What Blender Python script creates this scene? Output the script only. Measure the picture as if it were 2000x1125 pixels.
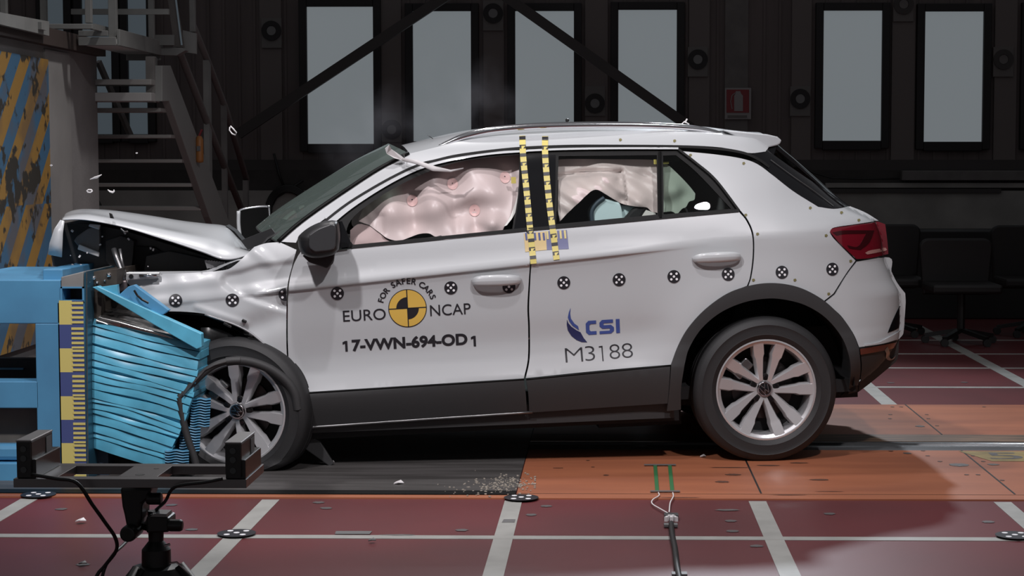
import bpy, bmesh, random
from math import *
from mathutils import Vector, Matrix, Euler
from mathutils.geometry import delaunay_2d_cdt
random.seed(7)
for o in list(bpy.data.objects): bpy.data.objects.remove(o)
S = bpy.context.scene; COL = S.collection
# ------------------------------------------------------------------ camera
F = 3600.0; PX = 1119.0; PY = 562.5
cam_d = bpy.data.cameras.new('camera'); cam = bpy.data.objects.new('camera', cam_d); COL.objects.link(cam)
cam.location = (0, 0, 1.403); cam.rotation_euler = (radians(90-3.97), 0, radians(1.03))
cam_d.sensor_width = 36; cam_d.lens = 64.8; cam_d.shift_x = -(PX-1000)/2000.0
cam_d.clip_start = 0.1; cam_d.clip_end = 200
S.camera = cam
# ------------------------------------------------------------------ light and exposure
W_ = bpy.data.worlds.new('world'); S.world = W_; W_.use_nodes = True
W_.node_tree.nodes['Background'].inputs[0].default_value = (0.95, 0.95, 1.0, 1)
W_.node_tree.nodes['Background'].inputs[1].default_value = 0.13
S.view_settings.view_transform = 'Standard'; S.view_settings.look = 'None'
S.view_settings.exposure = 0.0; S.view_settings.gamma = 1.0; S.view_settings.use_curve_mapping = False
def area(name, loc, target, size, power, color, spread=180):
    d = bpy.data.lights.new(name, 'AREA'); d.shape = 'RECTANGLE'; d.size, d.size_y = size
    d.energy = power; d.color = color; d.spread = radians(spread)
    o = bpy.data.objects.new(name, d); COL.objects.link(o); o.location = loc
    o.rotation_euler = (Vector(target)-Vector(loc)).to_track_quat('-Z', 'Y').to_euler(); return o
def spot(name, loc, target, power, color, size, blend, rad):
    d = bpy.data.lights.new(name, 'SPOT'); d.energy = power; d.color = color
    d.spot_size = radians(size); d.spot_blend = blend; d.shadow_soft_size = rad
    o = bpy.data.objects.new(name, d); COL.objects.link(o); o.location = loc
    o.rotation_euler = (Vector(target)-Vector(loc)).to_track_quat('-Z', 'Y').to_euler(); return o
spot('flood_lamp_right', (1.75, 4.1, 5.4), (0.2, 8.5, 0.7), 620, (1.0, 0.955, 0.985), 62, 0.6, 0.12)
spot('flood_lamp_middle', (-0.45, 5.7, 6.6), (-0.6, 8.5, 0.7), 380, (1.0, 0.955, 0.985), 62, 0.6, 0.12)
spot('flood_lamp_left', (-2.4, 4.3, 5.2), (-1.3, 8.4, 1.0), 800, (1.0, 0.955, 0.985), 46, 0.5, 0.12)
spot('flood_lamp_rear_high', (0.9, 11.6, 5.8), (0.8, 8.0, 0.0), 80, (0.93, 0.95, 1.0), 80, 0.6, 0.15)
spot('added_fill_top_left', (-1.3, 10.0, 5.6), (-1.6, 8.6, 0.6), 420, (1.0, 0.97, 0.97), 100, 0.5, 0.15)  # added fill, brightens the bonnet, barrier and left side
spot('flood_lamp_rear_low', (1.0, 15.0, 5.4), (0.6, 8.0, 0.0), 1100, (0.86, 0.92, 1.0), 70, 0.5, 0.15)

# ------------------------------------------------------------------ pixel <-> world
CAM_O = Vector(cam.location); CAM_R = cam.rotation_euler.to_matrix()
def ray(x, y): return CAM_R @ Vector(((x-PX)/F, -(y-PY)/F, -1.0))
def P(x, y, Y): d = ray(x, y); return CAM_O + d*(Y/d.y)
def G(x, y, Z=0.0): d = ray(x, y); return CAM_O + d*((Z-CAM_O.z)/d.z)
def PXP(x, y, X): d = ray(x, y); return CAM_O + d*(X/d.x)
# car frame: x rearwards, y away from the camera, z up
CAR_O = Vector((0.648, 9.385, 0.0)); CAR_R = Matrix.Rotation(radians(7), 3, 'Z') @ Matrix.Rotation(radians(-1.9), 3, 'Y')
_ro = CAR_R.transposed() @ (CAM_O-CAR_O); _rt = CAR_R.transposed()
def L(x, y, w):                                   # point of the car at distance w from its centreline
    d = _rt @ ray(x, y); return _ro + d*((-w-_ro.y)/d.y)
def to_world(p): return CAR_O + CAR_R @ Vector(p)

# ------------------------------------------------------------------ materials
def mat(name, color, rough=0.5, metal=0.0, coat=0.0, noise=0.0, nscale=8.0, bump=0.0, bscale=40.0, spec=0.5, color2=None, stretch=(1,1,1), emit=0.0, coord='Object', sheen=0, trans=0.0, coat_r=0.03, detail=4.0):
    m = bpy.data.materials.new(name); m.use_nodes = True; nt = m.node_tree; b = nt.nodes['Principled BSDF']
    b.inputs['Base Color'].default_value = (*color, 1); b.inputs['Roughness'].default_value = rough
    b.inputs['Metallic'].default_value = metal; b.inputs['Coat Weight'].default_value = coat
    b.inputs['Coat Roughness'].default_value = coat_r
    b.inputs['Specular IOR Level'].default_value = spec
    b.inputs['Transmission Weight'].default_value = trans
    if sheen: b.inputs['Sheen Weight'].default_value = sheen
    if emit:
        b.inputs['Emission Color'].default_value = (*color, 1); b.inputs['Emission Strength'].default_value = emit
    if noise or bump:
        tc = nt.nodes.new('ShaderNodeTexCoord'); mp = nt.nodes.new('ShaderNodeMapping'); mp.inputs['Scale'].default_value = stretch
        nt.links.new(tc.outputs[coord], mp.inputs[0])
        if noise:
            n = nt.nodes.new('ShaderNodeTexNoise'); n.inputs['Scale'].default_value = nscale; n.inputs['Detail'].default_value = detail
            r = nt.nodes.new('ShaderNodeMapRange'); r.inputs[1].default_value = 0.35; r.inputs[2].default_value = 0.65
            mx = nt.nodes.new('ShaderNodeMix'); mx.data_type = 'RGBA'
            c2 = color2 or tuple(max(0, c*(1-noise)) for c in color)
            mx.inputs[6].default_value = (*color, 1); mx.inputs[7].default_value = (*c2, 1)
            nt.links.new(mp.outputs[0], n.inputs[0]); nt.links.new(n.outputs[0], r.inputs[0]); nt.links.new(r.outputs[0], mx.inputs[0])
            nt.links.new(mx.outputs[2], b.inputs['Base Color'])
        if bump:
            n2 = nt.nodes.new('ShaderNodeTexNoise'); n2.inputs['Scale'].default_value = bscale; n2.inputs['Detail'].default_value = 3
            bp = nt.nodes.new('ShaderNodeBump'); bp.inputs['Strength'].default_value = bump; bp.inputs['Distance'].default_value = 0.01
            nt.links.new(mp.outputs[0], n2.inputs[0]); nt.links.new(n2.outputs[0], bp.inputs['Height']); nt.links.new(bp.outputs[0], b.inputs['Normal'])
    return m
def glass_mat(name, tint, gloss=0.12, rough=0.0):
    m = bpy.data.materials.new(name); m.use_nodes = True; nt = m.node_tree
    for n in list(nt.nodes): nt.nodes.remove(n)
    out = nt.nodes.new('ShaderNodeOutputMaterial'); t = nt.nodes.new('ShaderNodeBsdfTransparent'); g = nt.nodes.new('ShaderNodeBsdfGlossy')
    t.inputs[0].default_value = (*tint, 1); g.inputs['Roughness'].default_value = rough; g.inputs[0].default_value = (1, 1, 1, 1)
    f = nt.nodes.new('ShaderNodeFresnel'); f.inputs[0].default_value = 1.45; mx = nt.nodes.new('ShaderNodeMixShader')
    nt.links.new(f.outputs[0], mx.inputs[0]); nt.links.new(t.outputs[0], mx.inputs[1]); nt.links.new(g.outputs[0], mx.inputs[2])
    nt.links.new(mx.outputs[0], out.inputs[0]); return m
M = {}
M['paint'] = mat('white_car_paint', (0.47, 0.487, 0.498), 0.36, 0.0, 0.8, coat_r=0.04)
M['clad'] = mat('black_textured_plastic', (0.030, 0.030, 0.031), 0.6, bump=0.15, bscale=900)
M['gloss_black'] = mat('gloss_black', (0.006, 0.006, 0.007), 0.08, spec=0.6)
M['rubber_trim'] = mat('rubber_trim', (0.005, 0.005, 0.005), 0.5, spec=0.15)
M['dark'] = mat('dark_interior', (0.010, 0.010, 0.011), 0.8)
M['engine'] = mat('dark_engine_plastic', (0.026, 0.026, 0.027), 0.35, noise=0.6, nscale=14)
M['tyre'] = mat('tyre_rubber', (0.018, 0.018, 0.019), 0.62, bump=0.1, bscale=300)
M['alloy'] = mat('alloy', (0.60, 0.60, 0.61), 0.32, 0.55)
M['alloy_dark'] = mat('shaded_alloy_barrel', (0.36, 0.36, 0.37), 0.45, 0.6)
M['chrome'] = mat('chrome', (0.80, 0.80, 0.82), 0.10, 1.0)
M['steel'] = mat('brushed_steel', (0.30, 0.30, 0.30), 0.35, 0.9, noise=0.3, nscale=10)
M['glass'] = glass_mat('side_glass', (0.90, 0.94, 0.92))
M['glass_dark'] = glass_mat('tinted_glass', (0.58, 0.64, 0.60))
M['windscreen'] = glass_mat('green_windscreen_glass', (0.42, 0.55, 0.47))
_nt = M['windscreen'].node_tree; _df = _nt.nodes.new('ShaderNodeBsdfDiffuse'); _df.inputs[0].default_value = (.21, .27, .245, 1); _m2 = _nt.nodes.new('ShaderNodeMixShader'); _m2.inputs[0].default_value = .22
_o = [n for n in _nt.nodes if n.type == 'OUTPUT_MATERIAL'][0]; _src = _o.inputs[0].links[0].from_socket; _nt.links.new(_src, _m2.inputs[1]); _nt.links.new(_df.outputs[0], _m2.inputs[2]); _nt.links.new(_m2.outputs[0], _o.inputs[0])
M['airbag'] = mat('pink_white_airbag_nylon', (0.62, 0.515, 0.50), 0.38, sheen=0.3, noise=0.08, nscale=5)
M['tether'] = mat('pink_airbag_patch', (0.74, 0.50, 0.48), 0.6)
M['bag_white'] = mat('pale_airbag_nylon', (0.75, 0.74, 0.70), 0.5)
M['seat'] = mat('pale_blue_seat_fabric', (0.62, 0.78, 0.80), 0.6)
M['red_lens'] = mat('red_lamp_lens', (0.15, 0.006, 0.014), 0.08, coat=1.0, spec=0.6)
M['red_dark'] = mat('dark_red_lamp_band', (0.035, 0.004, 0.006), 0.15, coat=0.6)
M['black_print'] = mat('black_print', (0.014, 0.013, 0.017), 0.45)
M['white_print'] = mat('white_print', (0.80, 0.80, 0.82), 0.5)
M['yellow_print'] = mat('yellow_print', (0.66, 0.42, 0.08), 0.45)
M['tape_yellow'] = mat('tape_yellow', (0.62, 0.52, 0.14), 0.45)
M['blue_print'] = mat('blue_print', (0.045, 0.075, 0.26), 0.45)
M['navy_print'] = mat('navy_print', (0.018, 0.022, 0.085), 0.45)
M['scale_yellow'] = mat('scale_yellow', (0.58, 0.50, 0.16), 0.5)
M['scale_blue'] = mat('scale_blue', (0.055, 0.075, 0.21), 0.5)
M['barrier_blue'] = mat('blue_painted_steel', (0.085, 0.28, 0.47), 0.42, noise=0.25, nscale=3.0, color2=(0.07, 0.22, 0.38))
M['comb_blue'] = mat('blue_honeycomb_sheet', (0.12, 0.48, 0.68), 0.33, 0.0, noise=0.3, nscale=6)
M['grey_metal'] = mat('galvanised_steel', (0.24, 0.24, 0.23), 0.55, 0.1, noise=0.2, nscale=5)
M['concrete'] = mat('grey_concrete', (0.25, 0.24, 0.235), 0.8, noise=0.35, nscale=1.5, bump=0.2)
M['low_wall'] = mat('dark_lower_wall', (0.34, 0.33, 0.31), 0.8, noise=0.3, nscale=2)
M['wall'] = mat('dark_wall_panel', (0.115, 0.093, 0.090), 0.6, noise=0.25, nscale=1.2, stretch=(6, 1, 0.4))
M['wall_frame'] = mat('black_window_frame', (0.007, 0.006, 0.007), 0.6)
M['wall_post'] = mat('grey_wall_post', (0.13, 0.122, 0.118), 0.6, noise=0.2)
M['beam'] = mat('dark_steel_beam', (0.040, 0.035, 0.034), 0.6)
M['black'] = mat('black_plastic', (0.006, 0.006, 0.006), 0.45)
M['black_rubber'] = mat('black_cable_rubber', (0.008, 0.008, 0.008), 0.5)
M['dark_metal'] = mat('dark_anodised_metal', (0.03, 0.028, 0.028), 0.35, 0.6)
M['alu'] = mat('bar_aluminium', (0.16, 0.15, 0.15), 0.35, 0.7)
M['white_plastic'] = mat('white_plastic_fragment', (0.70, 0.68, 0.68), 0.4)
M['orange'] = mat('orange_paint', (0.30, 0.12, 0.03), 0.5)
M['sign_red'] = mat('sign_red', (0.20, 0.016, 0.022), 0.5)
M['sign_white'] = mat('sign_white', (0.26, 0.25, 0.25), 0.5)
M['green_tape'] = mat('green_tape', (0.03, 0.14, 0.05), 0.5)
M['grey_tape'] = mat('grey_tape', (0.12, 0.12, 0.12), 0.5)
M['line'] = mat('grey_white_floor_line', (0.32, 0.32, 0.30), 0.5, noise=0.15, nscale=9)
M['chair'] = mat('black_chair_shell', (0.007, 0.006, 0.006), 0.5)
M['silver'] = mat('silver_ground_strip', (0.55, 0.55, 0.55), 0.3, 0.6)
M['brake'] = mat('brake_iron', (0.05, 0.045, 0.045), 0.4, 0.7)
def pane_mat(name, col, e): return mat(name, col, 0.3, emit=e)
M['pane'] = pane_mat('daylit_frosted_pane', (0.150, 0.167, 0.178), 0.92)
M['pane_dim'] = pane_mat('dim_blue_pane', (0.048, 0.060, 0.070), 0.85)

# ------------------------------------------------------------------ object helpers
CARSET = set()
def base_of(o):
    while o.parent: o = o.parent
    return o
def link_mesh(name, verts, faces, mats, parent=None, smooth=False, fm=None, normals=None, local=False):
    b = base_of(parent) if parent else None
    off = Vector((0, 0, 0)) if (local or b is None or b.name in CARSET) else Vector(b.location)
    me = bpy.data.meshes.new(name); me.from_pydata([Vector(v)-off for v in verts], [], [tuple(f) for f in faces])
    if not isinstance(mats, (list, tuple)): mats = [mats]
    for m in mats: me.materials.append(M[m] if isinstance(m, str) else m)
    if fm:
        for p, k in zip(me.polygons, fm): p.material_index = k
    if smooth or normals:
        for p in me.polygons: p.use_smooth = True
    me.update()
    if normals: me.normals_split_custom_set_from_vertices([Vector(n) for n in normals])
    o = bpy.data.objects.new(name, me); COL.objects.link(o)
    if parent: o.parent = parent
    return o
def thing(name, label, cat, loc=(0, 0, 0), group=None):
    o = bpy.data.objects.new(name, None); COL.objects.link(o); o.location = loc; o.empty_display_size = 0.1
    o['label'] = label; o['category'] = cat
    if group: o['group'] = group
    return o
def tag(o, label, cat, group=None):
    o['label'] = label; o['category'] = cat
    if group: o['group'] = group
    # put the origin at the base of the thing
    vs = [v.co.copy() for v in o.data.vertices]
    c = Vector((sum(v.x for v in vs)/len(vs), sum(v.y for v in vs)/len(vs), min(v.z for v in vs)))
    for v in o.data.vertices: v.co -= c
    o.location = o.location + c
    return o
def struct(o): o['kind'] = 'structure'; return o
class B:
    def __init__(s): s.v = []; s.f = []; s.m = []; s.k = 0
    def add(s, vs, fs):
        n = len(s.v); s.v += [Vector(v) for v in vs]; s.f += [[i+n for i in f] for f in fs]; s.m += [s.k]*len(fs); return s
    def box(s, c, d, R=None):
        c = Vector(c); R = R or Matrix.Identity(3)
        vs = [c + R @ Vector((sx*d[0]/2, sy*d[1]/2, sz*d[2]/2)) for sx in (-1, 1) for sy in (-1, 1) for sz in (-1, 1)]
        return s.add(vs, [(0, 1, 3, 2), (4, 6, 7, 5), (0, 4, 5, 1), (2, 3, 7, 6), (0, 2, 6, 4), (1, 5, 7, 3)])
    def bb(s, a, b):
        a = Vector(a); b = Vector(b); return s.box((a+b)/2, [abs(b[i]-a[i]) for i in range(3)])
    def bar(s, p, q, w, h, up=(0, 0, 1)):
        p = Vector(p); q = Vector(q); d = (q-p).normalized(); u = Vector(up)
        r = d.cross(u)
        if r.length < 1e-4: r = d.cross(Vector((0, 1, 0)))
        r.normalize(); u = r.cross(d).normalized()
        vs = [e + r*(sx*w/2) + u*(sz*h/2) for e in (p, q) for sx in (-1, 1) for sz in (-1, 1)]
        return s.add(vs, [(0, 1, 3, 2), (4, 6, 7, 5), (0, 4, 5, 1), (2, 3, 7, 6), (0, 2, 6, 4), (1, 5, 7, 3)])
    def tube(s, pts, r, n=8, cap=True):
        pts = [Vector(p) for p in pts]; rr = r if isinstance(r, (list, tuple)) else [r]*len(pts)
        rings = []; prev = None
        for i, p in enumerate(pts):
            t = (pts[min(i+1, len(pts)-1)]-pts[max(i-1, 0)]).normalized()
            a = prev if prev is not None else (Vector((0, 0, 1)) if abs(t.z) < 0.9 else Vector((1, 0, 0)))
            a = (a - t*a.dot(t)).normalized(); prev = a; b = t.cross(a)
            rings.append([p + (a*cos(2*pi*j/n)+b*sin(2*pi*j/n))*rr[i] for j in range(n)])
        vs = [v for g in rings for v in g]; fs = []
        for i in range(len(pts)-1):
            for j in range(n):
                k = (j+1) % n; fs.append((i*n+j, i*n+k, (i+1)*n+k, (i+1)*n+j))
        if cap: fs += [tuple(range(n))[::-1], tuple((len(pts)-1)*n+j for j in range(n))]
        return s.add(vs, fs)
    def lathe(s, prof, c, axis='y', n=48, closed=False, R=None):
        c = Vector(c); vs = []; fs = []; m = len(prof)
        for i in range(n):
            a = 2*pi*i/n
            for (r, h) in prof:
                if axis == 'y': p = Vector((r*cos(a), h, r*sin(a)))
                elif axis == 'z': p = Vector((r*cos(a), r*sin(a), h))
                else: p = Vector((h, r*cos(a), r*sin(a)))
                if R: p = R @ p
                vs.append(c+p)
        mm = m if closed else m-1
        for i in range(n):
            k = (i+1) % n
            for j in range(mm):
                j2 = (j+1) % m; fs.append((i*m+j, i*m+j2, k*m+j2, k*m+j))
        return s.add(vs, fs)
    def prism(s, poly, ext):                       # poly: 3-D points (planar), ext: extrusion vector
        n = len(poly); e = Vector(ext); vs = [Vector(p) for p in poly]+[Vector(p)+e for p in poly]
        fs = [tuple(range(n)), tuple(range(2*n-1, n-1, -1))]+[(i, n+i, n+(i+1) % n, (i+1) % n) for i in range(n)]
        return s.add(vs, fs)
    def grid(s, rows):
        m = len(rows[0]); vs = [v for r in rows for v in r]; fs = []
        for i in range(len(rows)-1):
            for j in range(m-1): fs.append((i*m+j, i*m+j+1, (i+1)*m+j+1, (i+1)*m+j))
        return s.add(vs, fs)
    def build(s, name, mats, parent=None, smooth=False, bevel=0, fixn=True, solid=0, local=False, angle=None):
        o = link_mesh(name, s.v, s.f, mats, parent, smooth or angle is not None, s.m, local=local)
        if fixn:
            bm = bmesh.new(); bm.from_mesh(o.data); bmesh.ops.recalc_face_normals(bm, faces=bm.faces); bm.to_mesh(o.data); bm.free()
        if angle is not None:
            o.data.set_sharp_from_angle(angle=radians(angle))
        if solid:
            md = o.modifiers.new('thickness', 'SOLIDIFY'); md.thickness = solid; md.offset = 0
        if bevel:
            md = o.modifiers.new('bevel', 'BEVEL'); md.width = bevel; md.segments = 2; md.limit_method = 'ANGLE'; md.angle_limit = radians(40)
        return o
def crom(pts, n=6):                                # smooth curve through points
    pts = [tuple(p) for p in pts]
    if len(pts) < 3: return pts
    out = []; q = [tuple(2*a-b for a, b in zip(pts[0], pts[1]))]+pts+[tuple(2*a-b for a, b in zip(pts[-1], pts[-2]))]
    for i in range(1, len(q)-2):
        for k in range(n):
            t = k/n
            out.append(tuple(0.5*((2*b)+(-a+c)*t+(2*a-5*b+4*c-d)*t*t+(-a+3*b-3*c+d)*t**3) for a, b, c, d in zip(q[i-1], q[i], q[i+1], q[i+2])))
    out.append(pts[-1]); return out
def outline(*segs):                                # segments are smoothed, corners stay sharp
    out = []
    for s in segs:
        for p in (crom(s, 5) if len(s) > 2 else s):
            if not out or (abs(out[-1][0]-p[0])+abs(out[-1][1]-p[1])) > 0.3: out.append(tuple(p))
    if abs(out[0][0]-out[-1][0])+abs(out[0][1]-out[-1][1]) < 0.5: out.pop()
    return out
def pchip(xs, ys, x):
    n = len(xs)
    if x <= xs[0]: return ys[0]+(x-xs[0])*(ys[1]-ys[0])/(xs[1]-xs[0])
    if x >= xs[-1]: return ys[-1]+(x-xs[-1])*(ys[-1]-ys[-2])/(xs[-1]-xs[-2])
    i = 0
    while x > xs[i+1]: i += 1
    def sl(k): return (ys[k+1]-ys[k])/(xs[k+1]-xs[k])
    def dd(k):
        if k == 0: return sl(0)
        if k == n-1: return sl(n-2)
        a, b = sl(k-1), sl(k)
        if a*b <= 0: return 0.0
        h0 = xs[k]-xs[k-1]; h1 = xs[k+1]-xs[k]; w1 = 2*h1+h0; w2 = h1+2*h0
        return (w1+w2)/(w1/a+w2/b)
    h = xs[i+1]-xs[i]; t = (x-xs[i])/h
    return ys[i]*(2*t**3-3*t*t+1)+h*dd(i)*(t**3-2*t*t+t)+ys[i+1]*(-2*t**3+3*t*t)+h*dd(i+1)*(t**3-t*t)
def inside(p, poly):
    x, y = p; c = False; n = len(poly)
    for i in range(n):
        x1, y1 = poly[i]; x2, y2 = poly[i-1]
        if (y1 > y) != (y2 > y) and x < (x2-x1)*(y-y1)/(y2-y1)+x1: c = not c
    return c
def fill2d(poly, holes=(), step=0.03, extra=()):
    pts = []; edges = []
    def addloop(lp):
        n0 = len(pts)
        for i, a in enumerate(lp):
            b = lp[(i+1) % len(lp)]; d = hypot(b[0]-a[0], b[1]-a[1]); k = max(1, int(d/step))
            for j in range(k): pts.append((a[0]+(b[0]-a[0])*j/k, a[1]+(b[1]-a[1])*j/k))
        n1 = len(pts)
        for i in range(n0, n1): edges.append((i, i+1 if i+1 < n1 else n0))
        return pts[n0:n1]
    loops = [addloop(poly)]+[addloop(h) for h in holes]
    allb = list(pts)
    x0 = min(p[0] for p in poly); x1 = max(p[0] for p in poly); y0 = min(p[1] for p in poly); y1 = max(p[1] for p in poly)
    ex = [p for p in extra if x0 < p[0] < x1 and y0 < p[1] < y1 and inside(p, poly) and not any(inside(p, h) for h in holes) and min(hypot(p[0]-q[0], p[1]-q[1]) for q in allb) > 0.004]
    pts += ex; allb += ex; cells = {}
    for p in allb: cells.setdefault((floor(p[0]/step), floor(p[1]/step)), []).append(p)
    j = 0; y = y0+step*0.5
    while y < y1:
        x = x0+step*(0.5 if j % 2 else 0.0)
        while x < x1:
            ok = inside((x, y), poly) and not any(inside((x, y), h) for h in holes)
            if ok:
                ci, cj = floor(x/step), floor(y/step)
                for a in (-1, 0, 1):
                    for b in (-1, 0, 1):
                        for q in cells.get((ci+a, cj+b), ()):
                            if hypot(q[0]-x, q[1]-y) < step*0.45: ok = False
            if ok: pts.append((x, y))
            x += step
        y += step*0.866; j += 1
    r = delaunay_2d_cdt([Vector(p) for p in pts], edges, [], 0, 1e-6)
    vs, fs = r[0], r[2]; keep = []
    for f in fs:
        c = (sum(vs[i][0] for i in f)/len(f), sum(vs[i][1] for i in f)/len(f))
        if inside(c, poly) and not any(inside(c, h) for h in holes): keep.append(list(f))
    used = sorted({i for f in keep for i in f}); mp = {i: k for k, i in enumerate(used)}
    V2 = [tuple(vs[i]) for i in used]; F2 = [[mp[i] for i in f] for f in keep]
    # consistent winding
    for f in F2:
        a, b, c = V2[f[0]], V2[f[1]], V2[f[2]]
        if (b[0]-a[0])*(c[1]-a[1])-(b[1]-a[1])*(c[0]-a[0]) < 0: f.reverse()
    return V2, F2

# ------------------------------------------------------------------ body surface of the car: half width W at (u, v)
def smooth01(t): t = max(0.0, min(1.0, t)); return t*t*(3-2*t)
V_END = [0.20, 0.28, 0.42, 0.54, 0.64, 0.737, 0.83, 0.92, 1.00, 1.087, 1.17, 1.30, 1.40, 1.49, 1.60]
U_END = [0.36, 0.44, 0.62, 0.70, 0.712, 0.712, 0.672, 0.64, 0.630, 0.605, 0.47, 0.33, 0.225, 0.13, 0.05]
def u_end(v): return pchip(V_END, U_END, v)
def crumple(u, v):
    if u > -2.16: return 0.0
    k = smooth01((-2.16-u)/0.25)
    return k*0.25*(0.012*sin(u*17+v*9)+0.010*sin(v*31-u*11+1)+0.006*sin(u*41+v*23))
def Wf(u, v):
    vc = 0.423+0.033*(u+2.15); vk = 0.945+0.070*(u+1.395); vb = 1.054+0.0567*(u+1.898)
    s = 1.0-smooth01((u+0.75)/0.45)                # strength of the shoulder crease
    if u < -2.15: s *= 1.0-smooth01((-2.15-u)/0.3)*0.6
    g = 1.0-smooth01((u+0.62)/0.30)                # door hollow fades towards the rear wheel
    if u < -2.05: g *= 1.0-smooth01((-2.05-u)/0.2)
    gh = lambda t: 0.846-0.38*t-0.25*t*t
    wt = gh(1.49-vb)
    xs = [0.20, 0.256, vc-0.012, vc+0.020, vc+0.055, vc+0.100, vc+0.16, 0.72, vk-0.012, vk-0.001, vk+0.006, vk+0.06, vb, vb+0.08, vb+0.17, vb+0.26, 1.49, 1.535, 1.565]
    ys = [0.835, 0.858, 0.899, 0.896-0.008*g, 0.893-0.017*g, 0.888-0.024*g, 0.887-0.029*g, 0.886-0.020*g, 0.884-0.003*s, 0.884+0.009*s, 0.8835+0.009*s, 0.868, 0.846, gh(.08), gh(.17), gh(.26), wt, wt-.045, wt-.10]
    w = pchip(xs, ys, v)
    r = hypot(u, v-0.34); w += 0.018*exp(-((r-0.47)/0.13)**2)*(1-g)
    # plan taper and rear corner
    w -= 0.035*smooth01((u-0.05)/0.7)*1.2
    if v > 1.0: w -= 0.05*smooth01((u+0.25)/0.7)*smooth01((v-1.0)/0.25)
    R = 0.34 if v < 1.0 else 0.34-0.14*smooth01((v-1.0)/0.2); D = 0.24
    d = u_end(v)-u
    if d < R:
        t = max(0.0, min(1.0, (R-d)/R)); w -= D*(1-(1-t**2.4)**(1/2.0))
    w += crumple(u, v)
    return w
def Nf(u, v):
    h = 0.0025; du = (Wf(u+h, v)-Wf(u-h, v))/(2*h); dv = (Wf(u, v+h)-Wf(u, v-h))/(2*h)
    return Vector((-du, -1.0, -dv)).normalized()
def hit(x, y, off=0.0, fn=None):
    fn = fn or Wf; d = _rt @ ray(x, y); t = (-0.85-_ro.y)/d.y
    for _ in range(40):
        p = _ro+d*t; w = fn(p.x, p.z)+off; t2 = (-w-_ro.y)/d.y; t += (t2-t)*0.7
        if abs(t2-t) < 1e-6: break
    return _ro+d*t
def uv_of(poly, off=0.0): return [(lambda p: (p.x, p.z))(hit(x, y, off)) for x, y in poly]
def panel(name, poly, m, parent, off=0.0, depth=0.015, holes=(), step=0.035, disp=None, shrink=True, mirror=False, fn=None, uv=False, nrm=True):
    pu = poly if uv else uv_of(poly, off); hu = [h if uv else uv_of(h, off) for h in holes]
    us = [p[0] for p in pu]; um0, um1 = min(us), max(us); ex = []
    if um1-um0 > 0.15 and nrm and not disp:
        k = 0; u = um0
        while u < min(um1, -0.25):
            vk = 0.945+0.070*(u+1.395)
            for dv in (-0.034, -0.020, -0.012, -0.0065, -0.001, 0.006, 0.016, 0.032, 0.058): ex.append((u, vk+dv))
            k += 1; u += 0.019
    V2, F2 = fill2d(pu, hu, step, ex); f = fn or Wf
    vs = []; ns = []
    for (u, v) in V2:
        w = f(u, v)+off+(disp(u, v) if disp else 0.0); vs.append(Vector((u, -w, v))); ns.append(Nf(u, v))
    fs = [list(q) for q in F2]                      # ccw in (u,v) = facing the camera (-y)
    n = len(vs)
    if depth:
        ec = {}
        for q in fs:
            for i in range(len(q)): ec[(q[i], q[(i+1) % len(q)])] = 1
        bd = [(a, b) for (a, b) in ec if (b, a) not in ec]
        mp = {}
        for a, b in bd:
            for k in (a, b):
                if k not in mp: mp[k] = len(vs); vs.append(vs[k]+Vector((0, depth, 0))); ns.append(Vector((0, -1, 0)))
        # rim copies so the skirt shades flat
        for a, b in bd:
            i0 = len(vs); e = vs[b]-vs[a]; nn = Vector((e.z, 0, -e.x)).normalized()
            vs += [vs[a].copy(), vs[b].copy(), vs[b]+Vector((0, depth, 0)), vs[a]+Vector((0, depth, 0))]; ns += [nn]*4
            fs.append([i0+1, i0, i0+3, i0+2])
    def mk(sgn):
        if sgn > 0: return link_mesh(name, vs, fs, m, parent, True, normals=ns if (nrm and not disp) else None)
        return link_mesh(name, [Vector((p.x, -p.y, p.z)) for p in vs], [q[::-1] for q in fs], m, parent, True, normals=[Vector((a.x, -a.y, a.z)) for a in ns] if (nrm and not disp) else None)
    o = mk(1)
    if mirror: mk(-1)
    return o

# ================================================================== THE SETTING
YW = 18.0                                          # back wall
fl = B(); fl.bb((-9, 1.0, -0.12), (9, YW, 0.0))
mfl = mat('maroon_floor_paint', (0.120, 0.026, 0.029), 0.42, noise=0.3, nscale=1.1, color2=(0.092, 0.024, 0.026), spec=0.3, bump=0.04, bscale=260)
flo = struct(fl.build('floor', mfl))
xn = 0
def fquad(name, x0, y0, x1, y1, m, z=0.002, h=0.006):
    b = B(); b.bb((x0, y0, -0.01), (x1, y1, z)); return b.build(name, m, flo)
# painted metre grid: wide stripes run away from the camera, thin ones across
mo = mat('orange_track_paint', (0.36, 0.125, 0.060), 0.45, noise=0.28, nscale=1.6, color2=(0.27, 0.090, 0.045), stretch=(0.6, 3, 1))
XL = G(1003, 978).x; XS = (G(1954, 978).x-XL)/2.0
for k in range(-6, 7):
    x = XL+XS*k; b = B(); b.bb((x-0.036, 1.5, -0.01), (x+0.036, G(1000, 978).y, 0.0018)); b.build('painted_stripe', 'line', flo)
    x2 = x
    b = B(); b.bb((x2-0.045, G(1700, 792).y, -0.01), (x2+0.045, 15.6, 0.0018)); b.build('painted_stripe', 'line', flo)
for yy, hw in ((1051.5, 0.030), (755.6, 0.030), (718, 0.025), (690.4, 0.025), (663.6, 0.025)):
    y = G(1300, yy).y; b = B(); b.bb((-9, y-hw, -0.01), (9, y+hw, 0.0022)); b.build('painted_cross_line', 'line', flo)
YT0 = G(1500, 977).y; YT1 = G(1700, 792).y          # orange test track
YG0 = G(1800, 882).y; YG1 = G(1800, 865).y; YGL = G(1800, 851).y          # groove of the guide rail
XP = G(1027, 900).x
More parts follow.
